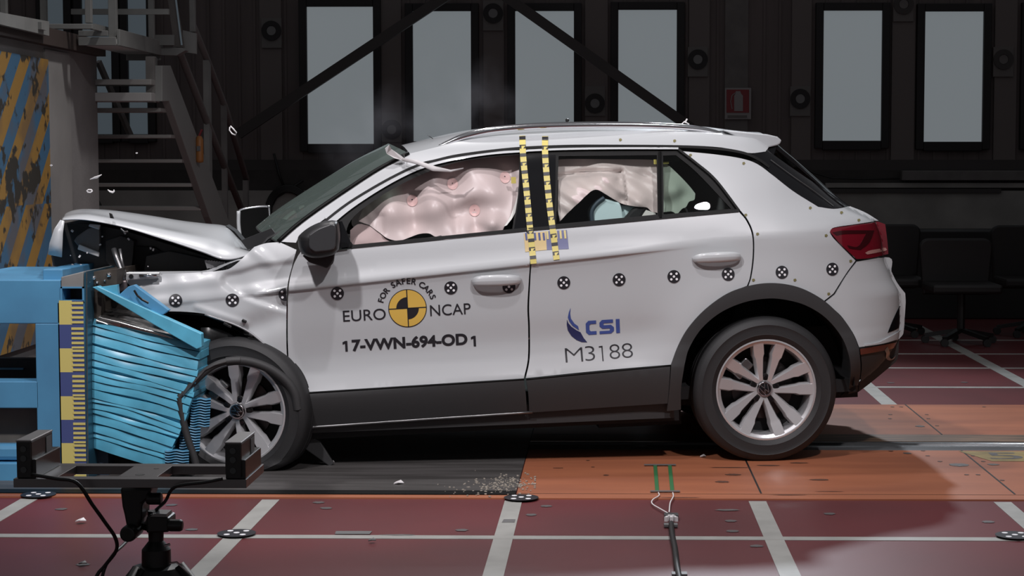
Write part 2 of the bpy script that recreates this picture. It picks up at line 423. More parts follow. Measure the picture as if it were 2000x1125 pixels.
b = B(); b.bb((XP, YT0, -0.01), (9, YG0, 0.006)); b.bb((XP, YGL, -0.01), (9, YT1, 0.006)); b.bb((-9, YT0, -0.01), (XP, YT0+0.065, 0.006))
b.build('orange_track', mo, flo)
b = B(); b.bb((XP, YG1+0.005, -0.01), (9, YGL-.006, 0.007)); b.build('guide_rail_lip', mat('worn_track_edge', (0.20, 0.12, 0.07), 0.5, noise=0.7, nscale=5, stretch=(0.6, 6, 1)), flo)
b = B(); b.bb((XP, YG0, -0.02), (9, YG1+0.005, 0.001)); b.build('rail_groove', 'black', flo)
b = B(); b.add([(XP, YG0+.012, .004), (9, YG0+.012, .004), (9, YG0+.05, .012), (XP, YG0+.05, .012), (9, YG1-.045, .012), (XP, YG1-.045, .012), (9, YG1-.02, .0), (XP, YG1-.02, .0)], [(0, 1, 2, 3), (3, 2, 4, 5), (5, 4, 6, 7)]); b.tube([(XP, (YG0+YG1)/2, .010), (9, (YG0+YG1)/2, .010)], .012, 10); rt_ = b.build('guide_rail', mat('polished_rail', (0.30, 0.31, 0.32), 0.25, 0.7), flo, smooth=True)
mdp = mat('scuffed_black_plate', (0.085, 0.080, 0.078), 0.42, noise=0.75, nscale=3.5, color2=(0.045, 0.042, 0.040), stretch=(0.5, 5, 1), bump=0.1, bscale=30)
b = B(); b.bb((-9, YT0+0.065, -0.01), (XP-0.004, G(1000, 832).y, 0.008)); b.build('black_floor_plate', mdp, flo)
b = B(); b.bb((-9, YT0+0.065, -0.01), (XP-0.004, YT0+0.15, 0.010)); b.build('plate_edge_strip', 'rubber_trim', flo)
b = B(); b.bb((-9, G(1000, 832).y, -0.01), (XP-0.004, YT1, 0.007)); b.build('black_floor_plate', mdp, flo)
# joints in the orange track
for xx, yy in ((1458, 905), (1893, 895)):
    x = G(xx, yy).x
    for (a0, a1) in ((YT0+0.12, YG0), (YGL, YT1)):
        b = B(); b.bb((x-0.004, a0, 0), (x+0.004, a1, 0.0072)); b.build('track_joint', 'black', flo)
b = B(); b.bb((XP, YT0+0.10, 0), (9, YT0+0.106, 0.0072)); b.build('track_joint', mat('track_joint_line', (0.12, 0.045, 0.022), 0.6), flo)
# worn patches, bolt holes and the painted number patch
def blot(name, px, py, w, d, m, parent=flo, seed=0, z=0.0076, n=22):
    c = G(px, py); r = random.Random(seed+int(px)); vs = [Vector((c.x, c.y, z))]
    for i in range(n):
        a = 2*pi*i/n; k = 0.7+0.3*r.random(); vs.append(Vector((c.x+cos(a)*w/2*k, c.y+sin(a)*d/2*k, z)))
    return link_mesh(name, vs, [(0, i+1, (i+1) % n+1) for i in range(n)], m, parent)
m_grey = mat('bare_grey_patch', (0.13, 0.12, 0.115), 0.5, noise=0.4, nscale=30); m_scuff = mat('dark_scuff', (0.085, 0.034, 0.02), 0.6)
for (x, y, w, d) in ((1873, 911, .10, .10), (1797, 835, .06, .06), (1772, 888, .05, .05), (1940, 910, .06, .05)): blot('worn_patch', x, y, w, d, m_grey)
for (x, y) in ((1743, 797), (1760, 797), (1739, 812), (1738, 820), (1810, 812), (1813, 820), (1830, 834), (1922, 797), (1812, 893), (1836, 904), (1900, 893), (1920, 904), (1888, 930), (1910, 930), (1740, 884), (1803, 883), (1957, 941)):
    blot('bolt_hole', x, y, .026, .030, m_scuff)
for (x, y, w, d) in ((1410, 944, .07, .05), (1432, 930, .08, .05), (1425, 916, .22, .02), (1500, 912, .13, .03), (1560, 907, .10, .03), (1184, 931, .03, .03), (1148, 902, .02, .02), (1158, 915, .02, .02), (1600, 940, .10, .04), (1090, 917, .06, .015), (1540, 970, .2, .012), (1330, 975, .2, .01), (1620, 963, .15, .01)):
    blot('scuff_mark', x, y, w, d, m_scuff)
b = B(); a0 = G(1872, 884); a1 = G(1995, 904)
b.add([(a0.x, a0.y, .0074), (a1.x+.3, a0.y, .0074), (a1.x+.3, a1.y, .0074), (a0.x+0.1, a1.y, .0074)], [(0, 3, 2, 1)]); b.build('number_patch', mat('yellow_number_patch', (0.30, 0.22, 0.07), 0.5, noise=0.3, nscale=14), flo)
def flat_text(name, s, pos, size, m, parent, rotz=0, z=0.0082, sx=1.0, bold=0.0):
    cu = bpy.data.curves.new('t', 'FONT'); cu.body = s; cu.size = size; cu.offset = bold; cu.align_x = 'CENTER'; cu.align_y = 'CENTER'
    o = bpy.data.objects.new('t', cu); COL.objects.link(o); dg = bpy.context.evaluated_depsgraph_get()
    me = bpy.data.meshes.new_from_object(o.evaluated_get(dg)); bpy.data.objects.remove(o)
    R = Matrix.Rotation(rotz, 3, 'Z'); vs = [R @ Vector((v.co.x*sx, v.co.y, 0))+Vector((pos[0], pos[1], z)) for v in me.vertices]
    fs = [list(p.vertices) for p in me.polygons]; bpy.data.meshes.remove(me); return link_mesh(name, vs, fs, m, parent)
q = G(1955, 894); flat_text('painted_number', '5', (q.x+0.02, q.y), 0.27, m_grey, flo, rotz=pi*0.0, sx=1.5)
# flo anchors, taped papers and scuffs in the maroon area
m_anchor = mat('floor_anchor_plate', (0.13, 0.12, 0.12), 0.45, 0.4)
for (x, y) in ((622, 982), (637, 993), (902, 1036), (1038, 1006), (1427, 1018), (1478, 1067), (1430, 1038), (162, 1103), (375, 1035), (120, 995), (1740, 748), (1883, 747), (1930, 1020), (1620, 1004), (335, 987), (1067, 989)):
    blot('floor_anchor', x, y, .055, .05, m_anchor, z=0.002)
for (x, y, w, d) in ((1420, 997, .11, .04), (778, 1046, .16, .03)): blot('grey_smear', x, y, w, d, m_grey, z=0.0026)
def fpatch(name, pts, m, z=0.003):
    v = [G(x, y, z) for x, y in pts]; return link_mesh(name, v, [tuple(range(len(v)))], m, flo)
fpatch('tape_piece', [(656, 1037), (727, 1037), (722, 1043), (654, 1043)], 'grey_tape')
fpatch('tape_piece', [(984, 1014), (1007, 1014), (1005, 1020), (980, 1020)], 'grey_tape')
for c in ((75, 970), (1018, 976), (1982, 1050), (462, 1046)):
    g = G(*c); b = B(); b.lathe([(0, .0105), (.072, .0105), (.072, .009), (0, .009)], (g.x, g.y, 0), 'z', 28)
    t = b.build('floor_marker', 'black_print', flo)
    for (dx, dy) in ((0, 0), (.03, .034), (-.03, .034), (.03, -.034), (-.03, -.034)):
        b = B(); b.lathe([(0, .0118), (.0115, .0118), (.0115, .0107)], (g.x+dx, g.y+dy, 0), 'z', 12); b.build('marker_dot', 'white_print', t)

# ---- back wall
def wx(px, py=200): return P(px, py, YW).x
def wz(py, px=1200): return P(px, py, YW).z
wb = B(); wb.bb((-9, YW, wz(332)), (9, YW+0.25, 5.2)); wall = struct(wb.build('wall_back', 'wall'))
wb = B(); wb.bb((-9, YW-0.10, 0), (9, YW+0.25, wz(372))); struct(wb.build('wall_back_plinth', 'low_wall', wall))
b = B(); b.bb((-9, YW-0.05, wz(372)), (9, YW+0.25, wz(332))); b.build('wall_ledge', mat('brown_wall_ledge', (0.03, 0.026, 0.024), 0.6, noise=0.3), wall)
b = B(); b.bb((wx(1757, 340), YW-0.16, wz(352)), (9, YW-0.05, wz(333))); b.build('wall_conduit_box', 'wall_post', wall, bevel=0.006)
b = B(); b.bb((wx(1610, 360), YW-0.12, wz(366)), (9, YW-0.05, wz(357))); b.build('wall_conduit', 'low_wall', wall)
b = B(); b.bb((wx(1300, 370), YW-0.13, wz(376)), (wx(1950, 370), YW-0.05, wz(368))); b.build('wall_conduit', 'beam', wall)
for k in range(-60, 61):                           # ribs of the panelling
    x = k*0.15+0.03
    if -8.8 < x < 8.8:
        pass
rb = B()
for k in range(-58, 59):
    x = k*0.15+0.03; rb.bb((x-0.012, YW-0.012, wz(325)), (x+0.012, YW+0.01, 5.1))
rb.build('panel_ribs', 'wall', wall)
def window(i, x0, x1, yt, yb, m, fr=0.075, left=0.0):
    X0, X1, Z0, Z1 = wx(x0), wx(x1), wz(yb), wz(yt); b = B(); d0, d1 = YW-0.07, YW+0.02
    b.bb((X0-fr-left, d0, Z0-fr), (X0, d1, Z1+fr)); b.bb((X1, d0, Z0-fr), (X1+fr, d1, Z1+fr)); b.bb((X0, d0, Z1), (X1, d1, Z1+fr)); b.bb((X0, d0, Z0-fr*1.2), (X1, d1, Z0))
    w = struct(b.build('window_%d' % i, 'wall_frame', bevel=0.006))
    g = B(); g.bb((X0, YW-0.022, Z0), (X1, YW-0.014, Z1)); g.build('window_pane', m, w); return w
window(1, 602, 731, 13, 281, 'pane'); window(2, 808, 921, 22, 276, 'pane'); window(3, 1007, 1121, 22, 276, 'pane')
window(4, 1207.5, 1321, 20, 276, 'pane'); window(5, 1606, 1720, 22, 275, 'pane'); window(6, 1803, 1917, 24, 277, 'pane')
window(7, 254, 291, -60, 262, 'pane_dim'); window(8, 165, 222, -60, 262, 'pane_dim'); window(9, 92, 130, -60, 120, 'pane_dim')
window(10, 2006, 2100, 22, 277, 'pane')
for i, (x0, x1) in enumerate(((1415, 1460), (1740, 1785), (945, 985), (1143, 1187), (510, 552), (745, 785), (1345, 1385), (1545, 1583), (1940, 1983))):
    b = B(); b.bb((wx(x0), YW-0.035, wz(318)), (wx(x1), YW+0.0, 5.0)); b.build('wall_post', 'wall_post' if i == 0 else mat('wall_panel_strip', (0.125, 0.108, 0.103), 0.6), wall)
b = B(); b.bb((-9, YW-0.045, wz(334)), (9, YW+0.01, wz(312))); b.build('wall_rail', 'beam', wall)
# ring shaped measuring plates
RT = [(530, 60, 'left of the widest window'), (765, 253, 'just above the torn windscreen trim'), (963, 26, 'highest, between two diagonal braces'), (1162, 202, 'low, right above the roof rail'),
      (1363, 116, 'above the end of the diagonal brace'), (1563, 193, 'right of the fire sign'), (1765, 8, 'cut by the top edge'), (1960, 116, 'right of all full windows')]
for i, (x, y, w) in enumerate(RT):
    X, Z = P(x, y, YW-0.06).x, P(x, y, YW-0.06).z
    t = thing('ring_target_plate', 'ring target plate on the back wall, '+w, 'target plate', (X, YW-0.04, Z-0.2), 'ring target plates on the back wall')
    b = B(); b.bb((X-0.097, YW-0.055, Z-0.165 if i != 1 and i != 3 else Z-.12), (X+0.097, YW-0.035, Z+0.12 if i != 1 and i != 3 else Z+.165)); b.build('plate', mat('target_plate_grey', (0.13, 0.125, 0.12), 0.6) if i < 6 else mat('faint_plate', (0.125, 0.115, 0.11), 0.6), t)
    b = B(); b.lathe([(0.048, YW-0.057), (0.048, YW-0.070), (0.096, YW-0.070), (0.096, YW-0.057)], (X, 0, Z), 'y', 32); b.build('ring', 'wall_frame' if i < 6 else 'beam', t)
    b = B(); b.lathe([(0, YW-0.066), (0.044, YW-0.066), (0.044, YW-0.056)], (X, 0, Z), 'y', 24); b.build('centre_disc', mat('target_centre_grey', (0.17, 0.175, 0.175), 0.6) if i < 6 else 'wall_post', t)
# fire extinguisher sign
X0, X1, Z0, Z1 = P(1415, 200, YW).x, P(1466, 200, YW).x, P(1440, 233, YW).z, P(1440, 172, YW).z
t = thing('fire_extinguisher_sign', 'red fire extinguisher sign with a pale pictogram on the wall post', 'sign', ((X0+X1)/2, YW-.06, Z0))
b = B(); b.bb((X0, YW-.062, Z0), (X1, YW-.05, Z1)); b.build('sign_plate', 'sign_white', t)
def sgp(x, y, d=0.066): return P(x, y, YW-d)
b = B(); b.prism([sgp(1419, 220), sgp(1463, 220), sgp(1463, 175), sgp(1419, 175)], (0, .003, 0)); b.build('sign_red_field', 'sign_red', t)
b = B(); b.prism([sgp(1434, 217, .07), sgp(1451, 217, .07), sgp(1451, 187, .07), sgp(1447, 182, .07), sgp(1446, 178, .07), sgp(1437, 178, .07), sgp(1437, 182, .07), sgp(1434, 187, .07)], (0, .003, 0))
b.tube([sgp(1437, 181, .07), sgp(1430, 186, .07), sgp(1427, 198, .07), sgp(1430, 213, .07)], .004, 6); b.build('extinguisher_pictogram', 'sign_white', t)
def wall_text(name, s, c, size, m, parent, Y, sx=1.0):
    cu = bpy.data.curves.new('t', 'FONT'); cu.body = s; cu.size = size; cu.align_x = 'CENTER'; cu.align_y = 'CENTER'
    o = bpy.data.objects.new('t', cu); COL.objects.link(o); dg = bpy.context.evaluated_depsgraph_get()
    me = bpy.data.meshes.new_from_object(o.evaluated_get(dg)); bpy.data.objects.remove(o)
    vs = [Vector((c.x+v.co.x*sx, Y, c.z+v.co.y)) for v in me.vertices]; fs = [list(p.vertices) for p in me.polygons]; bpy.data.meshes.remove(me)
    return link_mesh(name, vs, fs, m, parent)
b = B(); b.prism([sgp(1421, 230), sgp(1459, 230), sgp(1459, 225), sgp(1421, 225)], (0, .002, 0)); b.build('faded_caption_strip', 'wall_post', t)
# diagonal braces and a horizontal beam in front of the wall
for (p0, p1, lb) in (((465, 262), (905, -30), 'dark diagonal steel brace rising to the right across the widest window'), ((955, -30), (1350, 250), 'dark diagonal steel brace falling to the right across two middle windows')):
    b = B(); b.bar(P(p0[0], p0[1], YW-0.45), P(p1[0], p1[1], YW-0.45), 0.06, 0.095, up=(0, 0, 1)); tag(b.build('diagonal_brace', 'beam'), lb, 'brace')
# side walls and ceiling of the hall (outside the picture, they close the room)
for nm, a, c in (('wall_left', (-9.2, 1, 0), (-9, YW+.25, 5.2)), ('wall_right', (9, 1, 0), (9.2, YW+.25, 5.2))):
    b = B(); b.bb(a, c); struct(b.build(nm, 'wall'))
# coil of hose and boxes by the back wall, seen past the bonnet
hc = P(563, 412, YW-0.13); b = B()
for k in range(5):
    rr = 0.17+0.012*k; b.tube([(hc.x+rr*cos(2*pi*i/36), hc.y+0.001*k+0.01*sin(3*2*pi*i/36), hc.z+1.12*rr*sin(2*pi*i/36)) for i in range(37)], 0.013, 6)
b.tube([P(592, 352, YW-.12), P(562, 372, YW-.12), P(540, 385, YW-.12), P(532, 400, YW-.12)], 0.012, 6); b.tube([P(535, 300, YW-.12), P(545, 340, YW-.12), P(556, 368, YW-.12)], 0.012, 6)
tag(b.build('hose_coil', 'black_rubber', smooth=True), 'black hose coiled on the back wall above the windscreen base', 'hose')
b = B(); b.bb(P(667, 375, YW-.35), P(740, 332, YW-.12)); tag(b.build('wall_box', 'wall_post', bevel=.01), 'grey box on the back wall right of the hose coil', 'box')
b = B(); b.tube([P(1560, 322, YW-.14), P(1590, 338, YW-.14), P(1625, 348, YW-.14), P(1690, 350, YW-.14), P(1757, 349, YW-.14)], 0.008, 6); tag(b.build('wall_cable', 'black_rubber', smooth=True), 'thin black cable sagging along the wall to the conduit box', 'cable')

# ---- chairs at the right
def chair(x0, x1, yt, Y, lb, back=0.62):
    a = P(x0, yt, Y); c = P(x1, yt, Y); xm = (a.x+c.x)/2; w = abs(c.x-a.x); zt = a.z
    t = thing('office_chair', lb, 'chair', (xm, Y, 0), 'black chairs by the back wall')
    b = B(); r = 0.07; pts = []
    zb = 0.36
    for (cx, cz, a0) in ((xm+w/2-r, zt-r, 0), (xm-w/2+r, zt-r, 90)):
        for k in range(7): an = radians(a0+15*k); pts.append((cx+r*cos(an), Y, cz+r*sin(an)))
    pts += [(xm-w/2+0.03, Y, zb), (xm+w/2-0.03, Y, zb)]
    b.prism(pts, (0, 0.06, 0)); b.build('backrest', 'chair', t, bevel=.015)
    b = B(); b.bb((xm-w/2+.02, Y-.48, 0.40), (xm+w/2-.02, Y+.02, 0.47)); b.build('seat', 'chair', t, bevel=.02)
    b = B(); b.tube([(xm, Y-.22, 0.40), (xm, Y-.22, 0.10)], 0.03, 10); b.build('gas_column', 'black', t)
    for k in range(5):
        an = 2*pi*k/5+.3; b = B(); e = Vector((xm+.27*cos(an), Y-.22+.27*sin(an), .06)); b.bar((xm, Y-.22, .11), e, .04, .03); b.lathe([(0, -.02), (.03, -.02), (.03, .02), (0, .02)], e-Vector((0, 0, .03)), 'y', 12); b.build('leg', 'black', t)
    return t
chair(1668, 1799, 438, 15.0, 'black office chair back directly behind the tail lamp'); chair(1797, 1940, 466, 14.3, 'middle and lowest of the three black chairs at the right')
chair(1936, 2075, 440, 15.0, 'rightmost black chair, cut by the right edge')
b = B(); b.bb(P(1700, 500, 16.6).freeze() if False else (P(1690, 500, 16.6).x, 16.3, 0), (5.2, 16.9, 0.78)); tag(b.build('desk', 'black', bevel=.01), 'black desk in the dark behind the chairs', 'desk')

# ================================================================== THE CAR
car = thing('crashed_car', 'white five-door compact SUV with a crushed nose against the blue barrier', 'car', CAR_O)
CARSET.add(car.name); car.rotation_euler = CAR_R.to_euler()
def cpart(name, m, b, parent=None, **k): return b.build(name, m, parent or car, **k)
def H(x, y, off=0.0): return hit(x, y, off)
# --- front door
fd_skin = outline([(582, 500), (572, 522), (564, 560), (562, 620), (563, 690), (569, 738), (579, 767)], [(579, 767), (800, 753), (1023, 739)],
                  [(1023, 739), (1031, 700), (1031.5, 640), (1030, 600), (1033, 545), (1035, 500), (1028, 452)], [(1028, 452), (900, 465), (780, 477), (680, 487), (640, 489)], [(640, 489), (610, 487), (590, 488)], [(590, 488), (582, 500)])
door = panel('front_door', fd_skin, 'paint', car, step=0.03, mirror=False)
panel('front_door', fd_skin, 'paint', car, step=0.05).scale = (1, -1, 1)
rd_skin = outline([(1031, 451), (1150, 441), (1300, 427), (1443, 413.5)], [(1443, 413.5), (1458, 432), (1469, 460), (1470, 500), (1465, 540), (1459, 558)],
                  [(1459, 558), (1420, 574), (1378, 604), (1345, 640), (1325, 675), (1311, 712)], [(1311, 712), (1170, 724), (1027, 738.5)],
                  [(1027, 738.5), (1034.5, 700), (1035, 640), (1033.5, 600), (1036, 545), (1038, 500), (1031, 451)])
rdoor = panel('rear_door', rd_skin, 'paint', car, step=0.03)
panel('rear_door', rd_skin, 'paint', car, step=0.05).scale = (1, -1, 1)
arch_o = [(1311, 712), (1325, 675), (1345, 640), (1378, 604), (1420, 574), (1461, 559), (1500, 553), (1540, 556), (1575, 567), (1612, 589), (1645, 621), (1666, 652), (1677, 679)]
quarter = outline([(1330, 295), (1400, 302), (1450, 310), (1480, 321), (1510, 343), (1550, 374), (1598, 404)], [(1598, 404), (1630, 408), (1661, 403)], [(1661, 403), (1690, 415), (1716, 431)],
                  [(1716, 431), (1670, 438), (1630, 444), (1621, 451)], [(1621, 451), (1626, 463), (1648, 486), (1671, 509)], [(1671, 509), (1652, 535), (1628, 573)],
                  [(1609, 588), (1575, 567), (1540, 556), (1500, 553), (1462, 559)], [(1462, 559), (1468, 540), (1473, 500), (1472, 458), (1461, 430), (1446, 411)], [(1446, 411), (1398, 352), (1330, 295)])
rq = panel('rear_quarter_panel', quarter, 'paint', car, step=0.025)
panel('rear_quarter_panel', quarter, 'paint', car, step=0.05).scale = (1, -1, 1)
bump = outline([(1674, 511), (1737, 503), (1741, 530)], [(1741, 530), (1752, 552), (1768, 573)], [(1768, 573), (1769, 590)], [(1769, 590), (1767, 620), (1764, 650), (1752, 662)],
               [(1752, 662), (1720, 672), (1678, 678)], [(1678, 678), (1667, 652), (1646, 621), (1630, 605), (1612, 590)], [(1631, 575), (1654, 537), (1674, 511)])
bp = panel('rear_bumper', bump, 'paint', car, step=0.02)
panel('rear_bumper', bump, 'paint', car, step=0.05).scale = (1, -1, 1)
lowb = outline([(1680, 681), (1720, 674), (1756, 663)], [(1756, 663), (1753, 700), (1740, 715)], [(1740, 715), (1700, 748), (1676, 766)], [(1676, 766), (1683, 720), (1680, 681)])
lb_ = panel('lower_bumper_cladding', lowb, 'clad', car, off=-0.004, step=0.02); panel('lower_bumper_cladding', lowb, 'clad', car, off=-0.004, step=0.05).scale = (1, -1, 1)
panel('bumper_lip', outline([(1690, 673), (1715, 669), (1738, 658), (1757, 647), (1764, 640)], [(1764, 640), (1764, 652), (1756, 662)], [(1756, 662), (1725, 671), (1690, 676)]), 'paint', bp, off=.010, step=.012, depth=.02)
rv = panel('bumper_vent', outline([(1757, 598), (1750, 612), (1741, 632), (1734, 650)], [(1734, 650), (1756, 640)], [(1756, 640), (1759, 598)]), 'gloss_black', bp, off=0.003, step=0.02)
panel('reflector', outline([(1680, 682), (1740, 671), (1752, 668)], [(1752, 668), (1745, 680), (1715, 687), (1681, 693)]), mat('dull_red_reflector', (0.11, 0.03, 0.02), 0.25), lb_, off=0.004, step=0.03)
panel('exhaust_trim', outline([(1728, 684), (1734, 678), (1738, 690), (1737, 697), (1742, 701), (1750, 694)], [(1750, 694), (1746, 701), (1738, 704), (1731, 700), (1731, 690)]), 'steel', lb_, off=0.006, step=0.02)
# bulge line along the bottom of the bumper
# --- cladding
arch_in = [(1337, 712), (1346, 680), (1370, 642), (1408, 610), (1455, 590), (1500, 583), (1537, 586), (1575, 597), (1612, 620), (1642, 655), (1657, 690), (1662, 725), (1657, 768)]
ac = panel('rear_arch_cladding', outline([(1303, 803), (1311, 712)], arch_o, [(1677, 679), (1681, 720), (1675, 765)], [(1675, 765), (1657, 770)], list(reversed(arch_in)), [(1337, 712), (1330, 760), (1330, 800)]), 'clad', car, off=0.010, step=0.02)
panel('rear_arch_cladding', outline([(1303, 803), (1311, 712)], arch_o, [(1677, 679), (1681, 720), (1675, 765)], [(1675, 765), (1657, 770)], list(reversed(arch_in)), [(1337, 712), (1330, 760), (1330, 800)]), 'clad', car, off=0.010, step=0.05).scale = (1, -1, 1)
fc = outline([(580, 771), (800, 757), (1023, 743)], [(1023, 743), (1027, 770), (1029, 805)], [(1029, 805), (800, 822), (586, 838)], [(586, 838), (580, 771)])
panel('front_door_cladding', fc, 'clad', door, off=0.006); panel('front_door_cladding', fc, 'clad', car, off=0.006, step=.06).scale = (1, -1, 1)
rc = outline([(1028, 743), (1170, 729), (1309, 716)], [(1309, 716), (1304, 788)], [(1304, 788), (1180, 796), (1034, 806)], [(1034, 806), (1032, 770), (1028, 743)])
panel('rear_door_cladding', rc, 'clad', rdoor, off=0.006); panel('rear_door_cladding', rc, 'clad', car, off=0.006, step=.06).scale = (1, -1, 1)
for (pts, d) in (([(578, 766), (800, 752), (1024, 738)], door), ([(1028, 738), (1170, 724), (1311, 711)], rdoor)):
    b = B(); b.tube([H(x, y+3, 0.003) for x, y in crom(pts, 8)], 0.004, 6); b.build('clad_trim', 'rubber_trim', d, smooth=True)
b = B(); b.tube([H(x, y, 0.004) for x, y in crom([(586, 836), (800, 821), (1040, 805)], 8)], 0.006, 6); b.build('sill_edge_highlight', 'steel', door, smooth=True)  # bright steel line drawn in as the highlight along the cladding edge
# --- sill and underbody
b = B(); b.prism([(-2.15, -.80, .20), (-.40, -.80, .205), (-.40, -.80, .30), (-2.15, -.80, .30)], (0, 1.6, 0)); b.build('underbody', 'dark', car)
b = B(); b.prism([(-2.12, -.845, .235), (-.43, -.845, .225), (-.43, -.845, .32), (-2.12, -.845, .32)], (0, .06, 0)); b.build('sill', 'clad', car)
b = B(); b.bb((-.42, -.62, .25), (.50, .62, .60)); b.bb((-.42, -.86, .62), (-.45, .86, 1.0)); b.build('rear_subframe', 'dark', car); b = B(); b.bb((-2.42, -.55, .22), (-2.0, .78, .62)); b.bb((-2.12, -.80, .3), (-2.1, .80, 1.0)); b.build('front_subframe', 'dark', car)
b = B(); b.bb((-.10, -.70, .16), (.10, .70, .24)); b.tube([(-1.9, .1, .2), (-.3, .12, .2), (.5, .35, .25)], .04, 8); b.bb((-.75, -.55, .15), (-.35, .2, .26)); b.build('rear_axle', 'dark', car)
# wheel-arch liners
for sgn in (-1, 1):
    b = B(); R0 = 0.425
    rows = [[Vector((R0*cos(a), sgn*w, .36+R0*sin(a))) for a in [pi*(-0.02+1.04*k/24) for k in range(25)]] for w in (.86, .5)]
    b.grid(rows); b.add([Vector((0, sgn*.5, .36))]+rows[1], [(0, i+1, i+2) for i in range(24)]); b.build('rear_wheel_liner', 'dark', car, smooth=False)
# --- window band
dlo = outline([(700, 484), (668, 486)], [(668, 486), (650, 468), (652, 438), (684, 404), (744, 366), (822, 328), (900, 307), (1000, 295), (1150, 291), (1322, 290)], [(1322, 294), (1392, 349), (1443, 411)], [(1443, 411), (1290, 426), (1090, 444), (900, 464), (700, 484)])
h1 = outline([(690, 478), (676, 458), (692, 422), (755, 376), (828, 339), (890, 318), (950, 308), (1015, 302)], [(1015, 302), (1012, 380), (1000, 452)], [(1000, 452), (850, 467), (690, 480)])
h2 = outline([(1091, 305), (1283, 303)], [(1283, 303), (1285, 419)], [(1285, 419), (1086, 438)])
h3 = outline([(1295, 304), (1320, 303)], [(1320, 303), (1362, 338), (1428, 408)], [(1428, 408), (1296, 419)])
wf = panel('window_frame', dlo, 'rubber_trim', car, off=-0.010, holes=(h1, h2, h3), step=0.03)
panel('window_frame', dlo, 'rubber_trim', car, off=-0.010, holes=(h1, h2, h3), step=0.05).scale = (1, -1, 1)
panel('pillar_cover', outline([(1018, 305), (1085, 302)], [(1085, 302), (1084, 380), (1080, 442)], [(1080, 442), (1004, 450)], [(1004, 450), (1014, 380), (1018, 305)]), 'gloss_black', wf, off=-0.004, step=.03)
panel('rear_door_glass', h2, 'glass', wf, off=-0.014, depth=0, step=.04); panel('quarter_glass', h3, 'glass_dark', wf, off=-0.014, depth=0, step=.04)
for h in (h2, h3): panel('far_side_glass', h, 'glass_dark', car, off=-0.014, depth=0, step=.05).scale = (1, -1, 1)
b = B(); b.tube([H(x, y, 0.0) for x, y in crom([(1289, 296), (1289, 360), (1290, 426)], 6)], 0.008, 6); b.build('glass_divider', 'rubber_trim', wf)
def strip(name, pts, wpx, m, parent, off=0.002, step=.02, mir=True):
    c = crom(pts, 8); n = len(c); up = []; dn = []
    for i, (x, y) in enumerate(c):
        a = c[max(0, i-1)]; q = c[min(n-1, i+1)]; l = hypot(q[0]-a[0], q[1]-a[1]); w = wpx(i/(n-1)) if callable(wpx) else wpx
        nx, ny = -(q[1]-a[1])/l*w/2, (q[0]-a[0])/l*w/2; up.append((x-nx, y-ny)); dn.append((x+nx, y+ny))
    poly = up+dn[::-1]; o = panel(name, poly, m, parent, off=off, step=step, depth=.01)
    if mir: panel(name, poly, m, car, off=off, step=.05, depth=.01).scale = (1, -1, 1)
    return o
bl = [(686, 482), (800, 471), (900, 461), (1030, 448)]
strip('belt_trim', bl, 7, 'rubber_trim', door, .004); strip('belt_trim', [(1032, 448), (1150, 438), (1300, 424), (1443, 411)], 6, 'rubber_trim', rdoor, .004)
# painted door frame above the front window, chrome-bright trim further back
strip('door_frame', [(640, 432), (680, 401), (725, 372), (770, 347), (812, 328), (850, 317), (900, 307), (960, 299), (1030, 294.5)], lambda t: 17*(1-t)**1.2+4, 'paint', door, .002)
strip('roof_side_trim', [(1030, 294), (1100, 291), (1200, 289.5), (1325, 289.5)], 4, 'paint', rdoor, .003)
strip('window_side_trim', [(1325, 291), (1360, 318), (1398, 351), (1444, 411)], 4, 'rubber_trim', rq, .004)
# --- A pillar, cant rail and roof
cant = outline([(547, 472), (580, 441), (620, 411), (680, 370), (740, 331), (800, 300)], [(800, 300), (850, 288), (900, 276), (960, 266), (1050, 258), (1150, 254.5), (1300, 256), (1400, 262), (1450, 268), (1500, 274)],
               [(1500, 274), (1495, 296)], [(1495, 296), (1467, 299), (1440, 294), (1400, 287), (1325, 283.5), (1200, 282.5), (1100, 283), (1000, 288), (900, 300), (850, 311), (812, 322), (725, 365), (650, 416), (625, 434), (583, 463)], [(583, 463), (578, 474)])
cr = panel('roof_side_panel', cant, 'paint', car, step=.02)
panel('roof_side_panel', cant, 'paint', car, step=.05).scale = (1, -1, 1)
strip('roof_gasket', [(590, 470), (640, 427.5), (680, 397), (725, 369), (770, 344), (812, 324.5), (850, 313.5), (900, 303), (1000, 290.5), (1100, 286), (1200, 285.5), (1325, 286), (1400, 290), (1450, 298), (1480, 310), (1503, 326)], 5, 'rubber_trim', car, .003)
edge_px = crom([(800, 300), (850, 288), (900, 276), (960, 266), (1050, 258), (1150, 254.5), (1300, 256), (1400, 262), (1450, 268), (1500, 274)], 5)
edge = [H(x, y) for x, y in edge_px]
rows = []
for p in edge:
    w = -p.y; cr_ = 0.045; rows.append([Vector((p.x-0.03*(1-(s)**2) if p.x < -1.2 else p.x+0.02*(1-s*s), s*w*-1*-1, p.z+cr_*(1-abs(s)**2.4))) for s in [-1+2*k/24 for k in range(25)]])
b = B(); b.grid(rows); b.build('roof', 'paint', car, smooth=True)
# windscreen
ws_px = crom([(545, 473), (580, 442), (620, 412), (680, 371), (740, 332), (800, 300)], 5); ws = [H(x, y) for x, y in ws_px]
rows = []
for i, p in enumerate(ws):
    w = -p.y; t = i/(len(ws)-1); rows.append([Vector((p.x-0.145*(1-abs(s)**2.2)*(1-0.35*t), s*w, p.z+0.055*(1-abs(s)**2.2))) for s in [-1+2*k/24 for k in range(25)]])
b = B(); b.grid(rows); wsd = b.build('windscreen', 'windscreen', car, smooth=True)
for s in (0, 24):
    b = B(); b.tube([r[s]+Vector((-.004, 0, .003)) for r in rows], .010, 6); b.build('windscreen_seal', 'rubber_trim', wsd, smooth=True)
